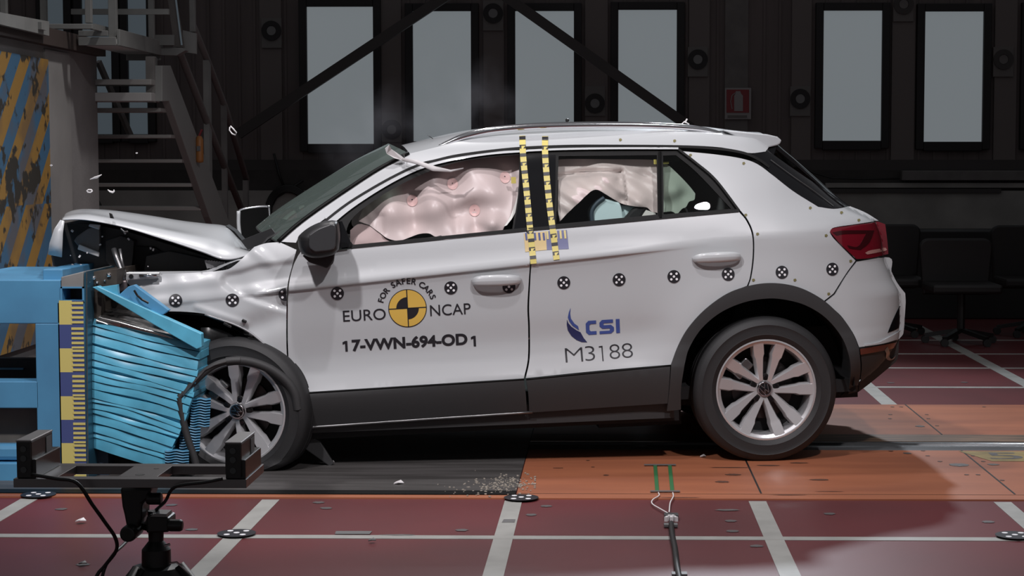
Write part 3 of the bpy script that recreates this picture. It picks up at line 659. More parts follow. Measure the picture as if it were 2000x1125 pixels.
# dark band along the windscreen bottom and mirror base inside
b = B(); b.grid([[r+Vector((-.004, 0, -.004)) for r in rows[0]], [r+Vector((.004, 0, -.004)) for r in rows[2]]]); b.build('windscreen_frit', 'dark', wsd)
# roof rails
for sgn in (1, -1):
    b = B(); prof = crom([(858, 287), (880, 277), (905, 267), (950, 256), (1000, 250), (1060, 246), (1150, 244), (1250, 244.5), (1330, 248), (1380, 254), (1420, 264)], 5)
    pts = []
    for i, (x, y) in enumerate(prof):
        e = H(min(max(x, 805), 1495), min(max(y+13, 262), 300)); wv = L(x, y, 0.60 if True else 0); wv.y = -0.585
        pts.append(wv)
    pts = [Vector((p.x, p.y*sgn, p.z)) for p in pts]
    b.tube(pts, [0.010+0.006*min(1, 4*i/len(pts), 4*(len(pts)-1-i)/len(pts)) for i in range(len(pts))], 10)
    rr = b.build('roof_rail', 'chrome', car, smooth=True)
    b = B()
    for k in (3, len(pts)-4): p = pts[k]; b = B(); b.bar(p, p+Vector((0, 0.0, -.02)), .05, .016); b.build('rail_foot', 'paint', rr)
# rear spoiler
sp = [(1412, 254), (1450, 257.5), (1500, 262.5), (1519, 267), (1527, 274), (1524, 281), (1518, 284), (1490, 291), (1467, 299.5), (1455, 284), (1447, 271)]
b = B(); b.prism([L(x, y, .635) for x, y in sp], (0, 1.27, 0)); spo = b.build('roof_spoiler', 'paint', car, bevel=.006)
b = B(); b.prism([L(x, y, .62) for x, y in ((1467, 300), (1492, 292), (1520, 284), (1513, 300), (1506, 326), (1490, 316))], (0, 1.24, 0)); b.build('spoiler_side_fin', 'gloss_black', spo, bevel=.003)
b = B(); b.tube([L(x, y, .64) for x, y in ((1447, 271), (1455, 284), (1467, 299))], .002, 6); b.build('spoiler_seam', 'rubber_trim', spo)
# rear glass, tailgate, black side strip
rs = panel('rear_window_side_strip', outline([(1470, 301), (1498, 291)], [(1498, 291), (1508, 300), (1560, 337), (1610, 370), (1659, 402)], [(1659, 402), (1630, 407), (1600, 404)], [(1600, 404), (1550, 373), (1515, 346), (1490, 322), (1470, 301)]), 'gloss_black', car, off=-.003, step=.02)
panel('rear_window_side_strip', outline([(1470, 301), (1498, 291)], [(1498, 291), (1508, 300), (1560, 337), (1610, 370), (1659, 402)], [(1659, 402), (1630, 407), (1600, 404)], [(1600, 404), (1550, 373), (1515, 346), (1490, 322), (1470, 301)]), 'gloss_black', car, off=-.003, step=.03).scale = (1, -1, 1)
b = B(); b.tube([H(x, y, .004) for x, y in crom([(1505, 312), (1550, 345), (1590, 373), (1628, 402)], 6)], .0022, 6); b.build('strip_highlight_edge', 'steel', rs)
def rear_cap(name, v0, v1, m, n=8, crown=.10):
    rows = []
    for i in range(n+1):
        v = v0+(v1-v0)*i/n; u = u_end(v); w = Wf(u-.0005, v)-0.004
        rows.append([Vector((u+crown*(1-abs(s)**2.5)-.002, s*w, v)) for s in [-1+2*k/20 for k in range(21)]])
    b = B(); b.grid(rows); return b.build(name, m, car, smooth=True)
rear_cap('rear_glass', 1.17, 1.49, 'gloss_black'); rear_cap('tailgate', .90, 1.17, 'paint', crown=.08); rear_cap('rear_bumper_face', .52, .90, 'paint', crown=.08); rear_cap('rear_bumper_lower_face', .26, .52, 'clad', crown=.06)
# tail lamp
tl = outline([(1621, 453), (1627, 446), (1660, 441), (1716, 433)], [(1716, 433), (1729, 438)], [(1729, 438), (1733, 470), (1735, 496)], [(1735, 496), (1700, 504), (1673, 506)], [(1673, 506), (1640, 475), (1621, 453)])
tlamp = panel('tail_lamp', tl, 'red_lens', car, off=.006, step=.012, depth=.02); panel('tail_lamp', tl, 'red_lens', car, off=.006, step=.03, depth=.02).scale = (1, -1, 1)
panel('lamp_band', outline([(1626, 454), (1650, 450), (1708, 450)], [(1708, 450), (1698, 474), (1681, 488)], [(1681, 488), (1660, 485), (1655, 479)], [(1655, 479), (1676, 481), (1692, 456)], [(1692, 456), (1650, 457), (1634, 460)]), 'red_dark', tlamp, off=.008, step=.012, depth=.002)
panel('reversing_lens', outline([(1690, 494), (1700, 489), (1730, 484)], [(1730, 484), (1731, 489), (1710, 494), (1694, 497)]), mat('pale_pink_lens', (0.42, 0.22, 0.20), 0.15, coat=1), tlamp, off=.008, step=.02, depth=.002)
# --- door handles
def handle(pts_c, r, parent, tilt=0):
    b = B(); c = crom(pts_c, 6); n = len(c); rows = []
    for i, (x, y) in enumerate(c):
        t = i/(n-1); k = sin(pi*min(1, max(0, t)))**0.45 if 0 < t < 1 else 0.0; p = H(x, y, 0); N = Nf(p.x, p.z)
        out = .038*min(1, k*1.0); hr = r*(0.35+0.65*k) if 0 < t < 1 else r*.25
        ring = []
        for j in range(12):
            a = 2*pi*j/12; ring.append(p+Vector((0, 0, 1))*hr*sin(a)+N*(out+.011*cos(a)))
        ring.append(ring[0]); rows.append(ring)
    b.grid(rows); return b.build('door_handle', 'paint', parent, smooth=True)
h = handle([(921, 549), (935, 546.5), (970, 545), (1000, 544.5), (1018, 546)], .026, door); g_ = handle([(1352, 506), (1370, 504), (1400, 502.5), (1430, 501.5), (1447, 502)], .024, rdoor)
for (x0, x1, y0, y1, d) in ((940, 1000, 538, 548, door), (1368, 1430, 497, 506, rdoor)):
    b = B(); cx, cy = (x0+x1)/2, (y0+y1)/2
    poly = [(cx+(x1-x0)/2*cos(a), cy+(y1-y0)/2*1.3*sin(a)) for a in [2*pi*k/28 for k in range(28)]]
    panel('handle_recess_shade', poly, mat('recess_shade_paint', (0.33, 0.34, 0.35), .4), d, off=.0015, depth=.002, step=.02)  # darkened body paint laid on as the shade behind the handle
# --- wheels
def wheel(cu, cw, cv, ang0, squash=1.0, steer=0.0, camber=0.0, sgn=1):
    t = bpy.data.objects.new('wheel', None)
    me_c = Vector((cu, -cw*sgn, cv)); R = Matrix.Rotation(radians(steer), 3, 'Z') @ Matrix.Rotation(radians(camber), 3, 'X')
    if sgn < 0: R = Matrix.Rotation(pi, 3, 'Z')
    def fin(b, name, m, parent, **k):
        b.v = [R @ v + me_c for v in b.v]
        return b.build(name, m, parent, **k)
    # rim with spokes
    b = B(); b.lathe([(.236, -.092), (.236, -.100), (.229, -.101), (.226, -.094), (.212, -.086)], (0, 0, 0), 'y', 72)
    for k in range(5):
        for s in (-1, 1):
            A = radians(ang0+72*k)
            # stations: radius, tangential centre, half width, depth of face
            st = [(.040, .018, .008, -.060), (.075, .0255, .0095, -.066), (.148, .0385, .0165, -.073), (.166, .0420, .0225, -.078), (.2275, .0545, .0235, -.0935)]
            rows = []
            for (r, tc, hw, yf) in st:
                ct = s*tc; row = []
                for (dt, yy) in ((-hw-.008, yf+.040), (-hw-.004, yf+.010), (-hw, yf), (hw, yf), (hw+.004, yf+.010), (hw+.008, yf+.040)):
                    x = sqrt(max(1e-6, r*r-min(r*.98, abs(ct+dt))**2)); tt = max(-r*.98, min(r*.98, ct+dt)); row.append(Vector((x*cos(A)-tt*sin(A), yy, x*sin(A)+tt*cos(A))))
                rows.append(row)
            b.grid(rows)
    b.lathe([(.0, -.058), (.040, -.058), (.052, -.050), (.062, -.020)], (0, 0, 0), 'y', 40)
    rim = fin(b, 'wheel_rim', 'alloy', car, angle=28, fixn=True)
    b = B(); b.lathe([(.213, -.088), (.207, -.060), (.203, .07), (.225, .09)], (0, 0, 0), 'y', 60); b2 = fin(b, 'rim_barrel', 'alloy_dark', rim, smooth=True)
    b = B(); b.lathe([(.0, -.004), (.145, -.004), (.145, .010), (0, .010)], (0, 0, 0), 'y', 40); fin(b, 'brake_disc', 'brake', rim, angle=30)
    b = B(); b.lathe([(.146, .012), (.210, .012)], (0, 0, 0), 'y', 40); fin(b, 'back_plate', 'dark', rim)
    b = B(); a = radians(135); b.box((.135*cos(a), -.012, .135*sin(a)), (.10, .05, .055), Matrix.Rotation(-(a-pi/2), 3, 'Y')); fin(b, 'brake_caliper', 'steel', rim, bevel=.008)
    for k in range(5):
        A = radians(ang0+72*k); x, z = .056*cos(A), .056*sin(A)
        b = B(); b.lathe([(0, -.066), (.0085, -.066), (.0095, -.064), (.0095, -.050)], (x, 0, z), 'y', 6); fin(b, 'wheel_bolt', 'gloss_black', rim); b = B(); b.lathe([(.0, -.0605), (.0145, -.0605), (.0165, -.058), (.0165, -.045)], (x, 0, z), 'y', 18); fin(b, 'bolt_well', 'black', rim)
    b = B(); b.lathe([(0, -.068), (.024, -.0675), (.027, -.066), (.030, -.070), (.0335, -.069), (.035, -.055)], (0, 0, 0), 'y', 36); cap = fin(b, 'centre_cap', 'gloss_black', rim, smooth=True)
    b = B(); b.lathe([(.0270, -.0675), (.0285, -.0712), (.0325, -.0712), (.0340, -.068)], (0, 0, 0), 'y', 36)
    def bar(p, q): b.bar((p[0], -.0685, p[1]), (q[0], -.0685, q[1]), .0026, .0026, up=(0, 1, 0))
    rt = radians(25 if squash == 1 else 60)
    def rr_(p): return (p[0]*cos(rt)-p[1]*sin(rt), p[0]*sin(rt)+p[1]*cos(rt))
    for p, q in (((-.010, .024), (0, .004)), ((.010, .024), (0, .004)), ((-.021, .016), (-.010, -.022)), ((-.010, -.022), (0, 0)), ((0, 0), (.010, -.022)), ((.010, -.022), (.021, .016))): bar(rr_(p), rr_(q))
    fin(b, 'cap_emblem', 'chrome', rim)
    # tyre, flattened at the bottom when squashed
    prof = [(.233, -.094), (.240, -.103), (.256, -.110), (.258, -.112), (.262, -.111), (.285, -.1145), (.300, -.113), (.3025, -.1145), (.306, -.111), (.322, -.103), (.334, -.088), (.3385, -.070), (.340, -.03), (.333, -.028), (.333, -.022), (.3405, -.02), (.3405, .02), (.333, .022), (.333, .028), (.340, .03), (.3385, .07), (.330, .092), (.30, .108), (.233, .09)]
    b = B(); b.lathe(prof, (0, 0, 0), 'y', 96)
    if squash != 1.0:
        for v in b.v:
            if v.z < -.23: v.z = -.23+(v.z+.23)*squash; v.y *= 1.06
    fin(b, 'tyre', 'tyre', rim, angle=40)
    return rim
wheel(0.0, .780, .34, 84); wheel(0.0, .765, .34, 30, sgn=-1)
fwc = L(463, 804, .865); fw = wheel(fwc.x+.015, .79, fwc.z, 76, squash=.62, steer=-14, camber=0)
wheel(-2.52, .765, .36, 30, sgn=-1)
# --- decals: flat shapes laid on the painted surface
def on_surface(cx, cy, rot, off=.0022):
    c = H(cx, cy); cr2, sr2 = cos(radians(rot)), sin(radians(rot))
    def f(a, b):
        u = c.x+a*cr2-b*sr2; v = c.z+a*sr2+b*cr2; return Vector((u, -(Wf(u, v)+off), v))
    return f
def decal(name, pts, f, m, parent):
    V2, F2 = fill2d(pts, (), 0.012); return link_mesh(name, [f(a, b) for a, b in V2], F2, m, parent, True, normals=[Nf(f(a, b).x, f(a, b).z) for a, b in V2])
def car_text(name, s, f, size, m, parent, bold=0.0, sx=1.0, at=(0, 0), rot=0, spacing=1.0, width=None):
    cu = bpy.data.curves.new('t', 'FONT'); cu.body = s; cu.size = size; cu.offset = bold; cu.align_x = 'CENTER'; cu.align_y = 'CENTER'; cu.space_character = spacing; cu.resolution_u = 6
    o = bpy.data.objects.new('t', cu); COL.objects.link(o); dg = bpy.context.evaluated_depsgraph_get()
    me = bpy.data.meshes.new_from_object(o.evaluated_get(dg)); bpy.data.objects.remove(o)
    bm = bmesh.new(); bm.from_mesh(me); bpy.data.meshes.remove(me)
    for _ in range(2):
        es = [e for e in bm.edges if e.calc_length() > 0.02]
        if es: bmesh.ops.subdivide_edges(bm, edges=es, cuts=1)
    bmesh.ops.triangulate(bm, faces=bm.faces)
    if width: xa = [v.co.x for v in bm.verts]; sx = width/(max(xa)-min(xa))
    c, sn = cos(radians(rot)), sin(radians(rot)); vs = []
    for v in bm.verts:
        a, b_ = v.co.x*sx, v.co.y; vs.append(f(at[0]+a*c-b_*sn, at[1]+a*sn+b_*c))
    bm.verts.index_update(); fs = [[v.index for v in p.verts] for p in bm.faces]; bm.free()
    return link_mesh(name, vs, fs, m, parent, True, normals=[Nf(v.x, v.z) for v in vs])
def circ(r, a0=0, a1=360, n=40, c=(0, 0)): return [(c[0]+r*cos(radians(a0+(a1-a0)*k/n)), c[1]+r*sin(radians(a0+(a1-a0)*k/n))) for k in range(n if a1-a0 == 360 else n+1)]
TILT = 0.8
f = on_surface(796, 602, TILT)
decal('logo_rim', circ(.0870), on_surface(796, 602, TILT, .0016), 'black_print', door)
d = decal('logo_disc', circ(.0835), f, 'yellow_print', door)
g3 = on_surface(796, 602, TILT, .0028)
decal('logo_sector', [(0, 0)]+circ(.051, 90, 180, 14), g3, 'black_print', door); decal('logo_sector', [(0, 0)]+circ(.051, 270, 360, 14), g3, 'black_print', door)
for a in (0, 90):
    w = .0024; L2 = .0850; pl = [(-L2, -w), (L2, -w), (L2, w), (-L2, w)] if a == 0 else [(-w, -L2), (w, -L2), (w, L2), (-w, L2)]; decal('logo_cross_line', pl, g3, 'black_print', door)
word = 'FOR SAFER CARS'; adv = {'F': .92, 'O': 1.18, 'R': 1.02, ' ': .62, 'S': .95, 'A': 1.08, 'E': .95, 'C': 1.0}
tot = sum(adv[c] for c in word); acc = 0
for ch in word:
    a = 91+75-150*(acc+adv[ch]/2)/tot; acc += adv[ch]
    if ch != ' ': car_text('arc_letter', ch, f, .037, 'black_print', door, bold=.0009, at=(.1235*cos(radians(a)), .1235*sin(radians(a))), rot=a-90)
car_text('lettering', 'EURO', on_surface(711.3, 616.5, TILT), .072, 'black_print', door, width=.192)
car_text('lettering', 'NCAP', on_surface(878.7, 605.8, TILT), .072, 'black_print', door, width=.184)
def digit_one(cx, cy, h, w, fl, name, par, slope=.5):
    decal(name, [(0, -h/2), (w/2, -h/2), (w/2, h/2), (-w/2, h/2), (-w/2-fl, h/2-fl*slope), (-w/2-fl, h/2-fl*slope-w*.95), (-w/2, h/2-w*1.1), (-w/2, -h/2)], on_surface(cx, cy, TILT), 'black_print', par)
car_text('test_number', '7-VWN-694-OD', on_surface(800.4, 669.5, TILT), .069, 'black_print', door, bold=.0026, width=.524)
digit_one(676.5, 676, .048, .0105, .011, 'test_number', door); digit_one(927, 666, .048, .0105, .011, 'test_number', door)
f = on_surface(1184, 638, 1.2)
def blockpoly(pts, o): return [(x+o, y) for x, y in pts]
bw = .0155; hh = .0325
for pts in ([[(-.094, hh), (-.094, hh-bw), (-.120, hh-bw), (-.126, hh-bw-.006), (-.126, -hh+bw+.006), (-.120, -hh+bw), (-.094, -hh+bw), (-.094, -hh), (-.130, -hh), (-.1425, -hh+.012), (-.1425, hh-.012), (-.130, hh)]]):
    decal('letter_c', blockpoly(pts, .048), f, 'blue_print', rdoor)
sp = [(.032, hh), (.032, hh-bw), (-.010, hh-bw), (-.014, .011), (-.010, .0075), (.022, .0075), (.035, -.004), (.035, -hh+.012), (.022, -hh), (-.032, -hh), (-.032, -hh+bw-.002), (.014, -hh+bw-.002), (.018, -.012), (.014, -.0085), (-.018, -.0085), (-.031, .003), (-.031, hh-.012), (-.019, hh)]
decal('letter_s', blockpoly(sp, .0), f, 'blue_print', rdoor); decal('letter_i', [(.045, -hh), (.0625, -hh), (.0625, hh), (.045, hh)], f, 'blue_print', rdoor)
def pxdecal(name, pts, m, parent, off=.0022): return panel(name, pts, m, parent, off=off, depth=0, step=.012)
pxdecal('swoosh', [(1114.5, 601), (1111, 610), (1109, 620), (1112, 628), (1118, 636), (1131, 645), (1129, 637), (1122, 632), (1115, 622), (1113.5, 612)], 'blue_print', rdoor)
pxdecal('swoosh', [(1107.5, 624), (1107, 634), (1109, 645), (1116, 656), (1126, 664), (1136, 668), (1147, 668.5), (1140, 660), (1134, 649), (1126, 645), (1116, 638), (1110, 631)], 'navy_print', rdoor)
for (ch, x, y, w_) in (('M', 1121, 694.5, .080), ('3', 1152.5, 691.5, .045), ('8', 1200.5, 688, .048), ('8', 1225, 686, .050)): car_text('test_code', ch, on_surface(x, y, 1.2), .098, 'black_print', rdoor, bold=-.0018, width=w_)
digit_one(1176.5, 690, .068, .0055, .012, 'test_code', rdoor, .1)
# round photo targets
for (x, y, par) in ((343, 587, None), (454, 586, None), (557, 575, None), (659, 573, door), (880.5, 562, door), (994, 560, door), (1101, 552, rdoor), (1209, 546, rdoor), (1316, 540, rdoor), (1422, 535.5, rdoor), (1527, 531.5, rq), (1625.5, 525.5, rq)):
    ff = on_surface(x, y, TILT, .003); r = .0297
    tm = decal('target_marker', circ(r, n=28) if x != 557 else [(-r*.55, r*.83), (.006, r*.97), (.006, -r*.97), (-r*.55, -r*.83), (-r*.93, -.01), (-r*.93, .01)], ff, 'black_print', par or car) if x != 557 else None
    if x == 557: tm = decal('target_marker', [(r*cos(radians(a)), r*sin(radians(a))) for a in range(80, 281, 10)], ff, 'black_print', car)
    gg = on_surface(x, y, TILT, .0042)
    for (a, c) in ((0, 0), (.0125, .0125), (-.0125, .0125), (.0125, -.0125), (-.0125, -.0125)):
        if x == 557 and a >= 0: continue
        if x == 994 and c > 0: continue
        decal('marker_dot', circ(.0057, n=12, c=(a, c)), gg, 'white_print', tm if par is None else par)
# measuring tapes over the pillar and the ruler patch
def ptape(pts, nblk):
    c = crom(pts, 24); seg = [0]
    for i in range(1, len(c)): seg.append(seg[-1]+hypot(c[i][0]-c[i-1][0], c[i][1]-c[i-1][1]))
    def at(s):
        i = 0
        while i < len(seg)-2 and seg[i+1] < s: i += 1
        t = (s-seg[i])/(seg[i+1]-seg[i]); x = c[i][0]+(c[i+1][0]-c[i][0])*t; y = c[i][1]+(c[i+1][1]-c[i][1])*t; l = seg[i+1]-seg[i]
        return x, y, -(c[i+1][1]-c[i][1])/l, (c[i+1][0]-c[i][0])/l
    def quad(s0, s1, w0, w1):
        o = []
        for s, w in ((s0, w0), (s0, w1), (s1, w1), (s1, w0)): x, y, nx, ny = at(s); o.append(H(x-nx*w, y-ny*w, 0)-Vector((0, OFF, 0)))
        return o
    b = B(); L_ = seg[-1]; OFF = .004; n = 26
    for k in range(n): b.add(quad(L_*k/n, L_*(k+1)/n, -6, 6), [(0, 1, 2, 3)])
    t = b.build('measuring_tape', 'tape_yellow', car); OFF = .0055; per = L_/nblk
    for k in range(nblk):
        s0 = per*(k+.05)
        b = B()
        if k % 2 == 0: b.add(quad(s0, s0+per*.38, -6, 6), [(0, 1, 2, 3)])
        else:
            b.add(quad(s0, s0+per*.10, -6, 6), [(0, 1, 2, 3)]); b.add(quad(s0+per*.10, s0+per*.42, -6, -2.5), [(0, 1, 2, 3)])
            q = quad(s0+per*.10, s0+per*.42, 1, 6); b.add([q[1], q[2], q[3]], [(0, 1, 2)])
        b.build('tape_mark', 'black_print', t, fixn=False)
ptape([(1020, 265), (1022, 310), (1029, 380), (1036, 455), (1042, 515)], 15)
ptape([(1064.5, 266), (1065, 310), (1072, 390), (1081, 460), (1087, 507)], 14)
pr = panel('ruler_patch', [(1023, 456), (1066, 452), (1068, 488), (1026, 492)], mat('ruler_yellow', (.62, .47, .22), .5), car, off=.0025, depth=.001, step=.02)
panel('ruler_blue_field', [(1066, 452), (1107, 449), (1111, 486), (1068, 488)], mat('ruler_blue', (.14, .15, .28), .5), pr, off=.0025, depth=.001, step=.02)
for k in range(5): x = 1025+8.6*k; panel('ruler_tick', [(x, 455-.09*k), (x+4, 454.6-.09*k), (x+5.5, 469), (x+1.7, 469.3)], 'scale_blue', pr, off=.004, depth=0, step=.05)
for k in range(5): x = 1066.5+8.6*k; panel('ruler_tick', [(x, 451.5-.4*k), (x+4, 451.2-.4*k), (x+5.5, 467-.3*k), (x+1.7, 467.3-.3*k)], mat('ruler_yellow_tick', (.62, .52, .22), .5), pr, off=.004, depth=0, step=.05)
# small inspection stickers
for (x, y, p) in ((1349, 303, rq), (1453, 319, rq), (1457, 420, rq), (1480, 457, rq), (1583, 406, rq), (1644, 415, rq), (1678, 430, rq), (1614, 460, rq), (1662, 510, bp), (1619, 574, rq), (1472, 547, rq), (1553, 547, rq), (1212, 273, cr), (1318, 275, cr)):
    panel('inspection_dot', [(x-3, y-2), (x+1, y-3), (x+3, y), (x, y+3), (x-3, y+2)], mat('olive_sticker', (.16, .14, .05), .6), p, off=.002, depth=0, step=.05)
# --- door mirrors
def mirror(sgn):
    ring = outline([(581, 470), (584, 460), (602, 445), (625, 434), (648, 430)], [(648, 430), (658, 432), (662, 440), (664, 465), (662, 487)], [(662, 487), (650, 498), (622, 504), (600, 501), (586, 490), (581, 470)])
    pts = [L(x, y, 1.02) for x, y in ring]; c = sum(pts, Vector())/len(pts); rows = []
    for (w, s, dx) in ((.955, .55, .02), (.955, .93, .006), (.975, .985, 0), (1.02, 1.0, 0), (1.055, .97, 0), (1.085, .86, 0.004), (1.10, .62, .008), (1.105, .2, .01)):
        rows.append([Vector((c.x+(p.x-c.x)*s+dx, -w*sgn, c.z+(p.z-c.z)*s)) for p in pts+[pts[0]]])
    b = B(); b.grid(rows); b.add(rows[0][:-1], [tuple(range(len(pts)))]); b.add(rows[-1][:-1], [tuple(range(len(pts)))])
    m = b.build('door_mirror', mat('satin_black_mirror_cap', (.014, .014, .015), .45) if sgn > 0 else 'rubber_trim', door if sgn > 0 else car, smooth=True)
    b = B(); b.prism([L(x, y, 1.112) for x, y in outline([(604, 459), (622, 447), (645, 438)], [(645, 438), (653, 440), (656, 452), (655, 480)], [(655, 480), (648, 488), (615, 492)], [(615, 492), (604, 482), (604, 459)])], (0, .05, 0)); b.build('mirror_cap_face', mat('dark_grey_cap_face', (.035, .036, .038), .4), m, bevel=.004)
    b = B(); b.prism([Vector((p.x, -.88*sgn, p.z)) for p in [L(x, y, .88) for x, y in ((592, 497), (655, 492), (652, 512), (640, 522), (605, 510))]], (0, -.10*sgn, 0)); b.build('mirror_foot', 'clad', m, bevel=.006)
    b = B(); b.prism([Vector((p.x, -.865*sgn, p.z)) for p in [L(x, y, .865) for x, y in ((585, 487), (650, 487), (682, 482), (684, 470), (668, 432), (640, 436), (610, 455))]], (0, .02*sgn, 0)); b.build('mirror_sail', 'gloss_black', m)
    return m
mirror(1)
# folded-out far mirror seen past the bonnet
fm = [(466, 412), (475, 408), (500, 404), (522, 403)]; fm2 = [(466, 412), (466, 440), (470, 470), (474, 480)]; fm3 = [(474, 480), (500, 485), (522, 486)]
W2 = -1.0; b = B(); b.tube([L(x, y, W2) for x, y in crom(fm+[(526, 408), (527, 450), (522, 486)], 4)], .006, 8); b.tube([L(x, y, W2) for x, y in crom(fm3, 4)], .004, 8)
m2 = b.build('far_door_mirror', 'chrome', car, smooth=True)
b = B(); b.tube([L(x, y, W2) for x, y in crom(fm2, 4)], [.007]+[.016]*6+[.012]*5+[.006], 8) if False else b.tube([L(x, y, W2) for x, y in crom(fm2, 4)], .011, 8); b.build('mirror_edge', 'paint', m2, smooth=True)
b = B(); b.prism([L(x, y, W2) for x, y in ((466, 412), (475, 408), (522, 403), (527, 450), (522, 486), (474, 480), (467, 440))], (0, .05, .0)); b.build('mirror_glass', mat('dark_reflection_glass', (.004, .004, .004), .3, spec=.1), m2)  # near-black colour stands for the mirror's dark reflection
b = B(); b.prism([L(x, y, -.9) for x, y in ((474, 486), (524, 490), (520, 500), (490, 512), (474, 500))], (0, .1, 0)); b.build('mirror_foot', 'paint', m2)
# --- crumpled front wing, bonnet and engine bay
wing = outline([(244, 543), (250, 536)], [(250, 536), (300, 535), (370, 533), (420, 530)], [(420, 530), (445, 526), (462, 515), (478, 500), (497, 482)], [(497, 482), (520, 475), (546, 473)], [(546, 473), (579, 488)],
               [(579, 488), (570, 521), (561, 560), (559, 620), (560, 690), (566, 740), (573, 770)], [(573, 770), (558, 728), (530, 688), (500, 660), (465, 638), (430, 622), (400, 613), (365, 609), (330, 608)],
               [(330, 608), (305, 596), (268, 570), (244, 548)])
def wing_d(u, v):
    # buckles of the pressed steel: shoulder fold, dent ahead of the door, rolled arch lip
    def ridge(x0, y0, x1, y1, wd, am):
        a = RD(x0, y0); b_ = RD(x1, y1); dx, dy = b_[0]-a[0], b_[1]-a[1]; l2 = dx*dx+dy*dy; t = max(0, min(1, ((u-a[0])*dx+(v-a[1])*dy)/l2))
        d = hypot(u-a[0]-t*dx, v-a[1]-t*dy); return am*exp(-(d/wd)**2)
    poly = [RD(x, y) for x, y in ((434, 546), (440, 536), (470, 530), (505, 519), (560, 513), (575, 512), (575, 610), (540, 602), (500, 589), (455, 571), (437, 557))]
    ins = inside((u, v), poly); dm = 9
    for k in range(len(poly)):
        a = poly[k]; c = poly[k-1]; dx, dy = c[0]-a[0], c[1]-a[1]; t = max(0, min(1, ((u-a[0])*dx+(v-a[1])*dy)/(dx*dx+dy*dy+1e-12))); dm = min(dm, hypot(u-a[0]-t*dx, v-a[1]-t*dy))
    rec = -.016*smooth01((dm if ins else -dm)/.016*.5+.5)
    return rec+ridge(300, 560, 420, 548, .03, .008)+ridge(490, 640, 545, 622, .05, -.014)+ridge(500, 490, 535, 520, .03, .010)+ridge(385, 600, 480, 632, .014, .007)+ridge(500, 578, 562, 561, .010, .006)
def RD(x, y, _c={}):
    if (x, y) not in _c: p = H(x, y); _c[(x, y)] = (p.x, p.z)
    return _c[(x, y)]
wg = panel('front_wing', wing, 'paint', car, step=.0085, disp=wing_d, depth=.012)
b = B(); rows = []
for k in range(17):                                # inner flange running back along the top of the wing
    x = 246+(478-246)*k/16; y = 537-2*k/16-(28*smooth01((k-10)/6)); p = H(x, y, 0); rows.append([p, p+Vector((0, .05, .012)), p+Vector((0, .055, -.02)), p+Vector((0, .10, -.02))])
b.grid(rows); b.build('wing_flange', 'paint', wg, smooth=False)
b = B(); b.prism([L(x, y, .885) for x, y in ((246, 532), (312, 532), (312, 541), (246, 548))], (0, .02, 0)); wbk = b.build('wing_bracket', 'silver', wg, bevel=.003)
b = B(); q = L(256, 540, .892); b.lathe([(0, -.004), (.010, -.004), (.010, .004)], q, 'y', 16); b.build('bolt_hole', 'black', wbk)
b = B(); b.tube([L(272, 538, .892), L(306, 538, .892)], .008, 8); b.build('bracket_rib', 'chrome', wbk, smooth=True)
# rolled arch edge and clips
b = B(); b.tube([H(x, y, .004) for x, y in crom([(400, 614), (465, 637), (502, 660), (532, 690), (556, 727), (567, 752)], 5)], .005, 6); b.build('arch_lip', 'alloy_dark', wg, smooth=True)
for (x, y) in ((441, 633), (448, 637), (490, 655), (527, 690), (477, 627)):
    b = B(); p = H(x, y, .004); b.box(p, (.022, .02, .012), Matrix.Rotation(.5, 3, 'Y')); b.build('torn_clip', 'black', wg, bevel=.003)
fo = lambda pts, n=14: [crom(pts, 1)[min(i, len(pts)-1)] for i in range(n)]
def samp(pts, n):
    c = crom(pts, 10); seg = [0]
    for i in range(1, len(c)): seg.append(seg[-1]+hypot(c[i][0]-c[i-1][0], c[i][1]-c[i-1][1]))
    out = []
    for k in range(n):
        s = seg[-1]*k/(n-1); i = 0
        while i < len(seg)-2 and seg[i+1] < s: i += 1
        t = (s-seg[i])/max(1e-9, seg[i+1]-seg[i]); out.append((c[i][0]+(c[i+1][0]-c[i][0])*t, c[i][1]+(c[i+1][1]-c[i][1])*t))
    return out
N = 30
c0 = samp([(121, 430), (150, 429), (180, 432), (240, 444), (300, 462), (350, 478), (400, 495), (432, 507), (460, 506), (493, 495)], N)
c1 = samp([(124, 424), (150, 419), (180, 419), (250, 432), (340, 452), (400, 467), (450, 483), (493, 493)], N)
c2 = samp([(127, 417), (150, 409), (205, 410), (250, 415), (300, 422), (350, 430), (400, 436), (441, 441), (462, 463), (490, 490)], N)
rows = []
for i in range(N):
    a = L(*c0[i], .84); c = L(*c1[i], .74); e = L(*c2[i], .30); t = i/(N-1)
    m1 = a.lerp(c, .5)+Vector((0, -.010, .002)); k1 = c+Vector((0, 0, .0)); m2_ = c.lerp(e, .25)+Vector((0, 0, -.016*sin(pi*min(1, t*1.3))))
    m3 = c.lerp(e, .65)+Vector((0, 0, .010*sin(t*9)*sin(pi*t)))
    ft = Vector((e.x-.03*(1-t), .25, e.z-.045-.02*t)); f2 = Vector((e.x+.02*(1-t), .80, e.z-.13-.06*t))
    rows.append([a+Vector((0, .03, .0)), a, m1, k1, m2_, m3, e, e.lerp(ft, .5)+Vector((0, 0, .012)), ft, f2])
b = B(); b.grid(rows); bon = b.build('bonnet', 'paint', car, angle=75, solid=.006)
md = bon.modifiers.new('smooth', 'SUBSURF'); md.levels = 1; md.render_levels = 2
b = B(); fl_ = [[L(119, 430, .82), L(121, 432, .5), L(124, 424, .2)], [L(107, 448, .84), L(110, 450, .5), L(116, 446, .2)], [L(98, 475, .84), L(104, 476, .5), L(112, 470, .2)], [L(95, 497, .82), L(106, 499, .5), L(114, 492, .2)]]
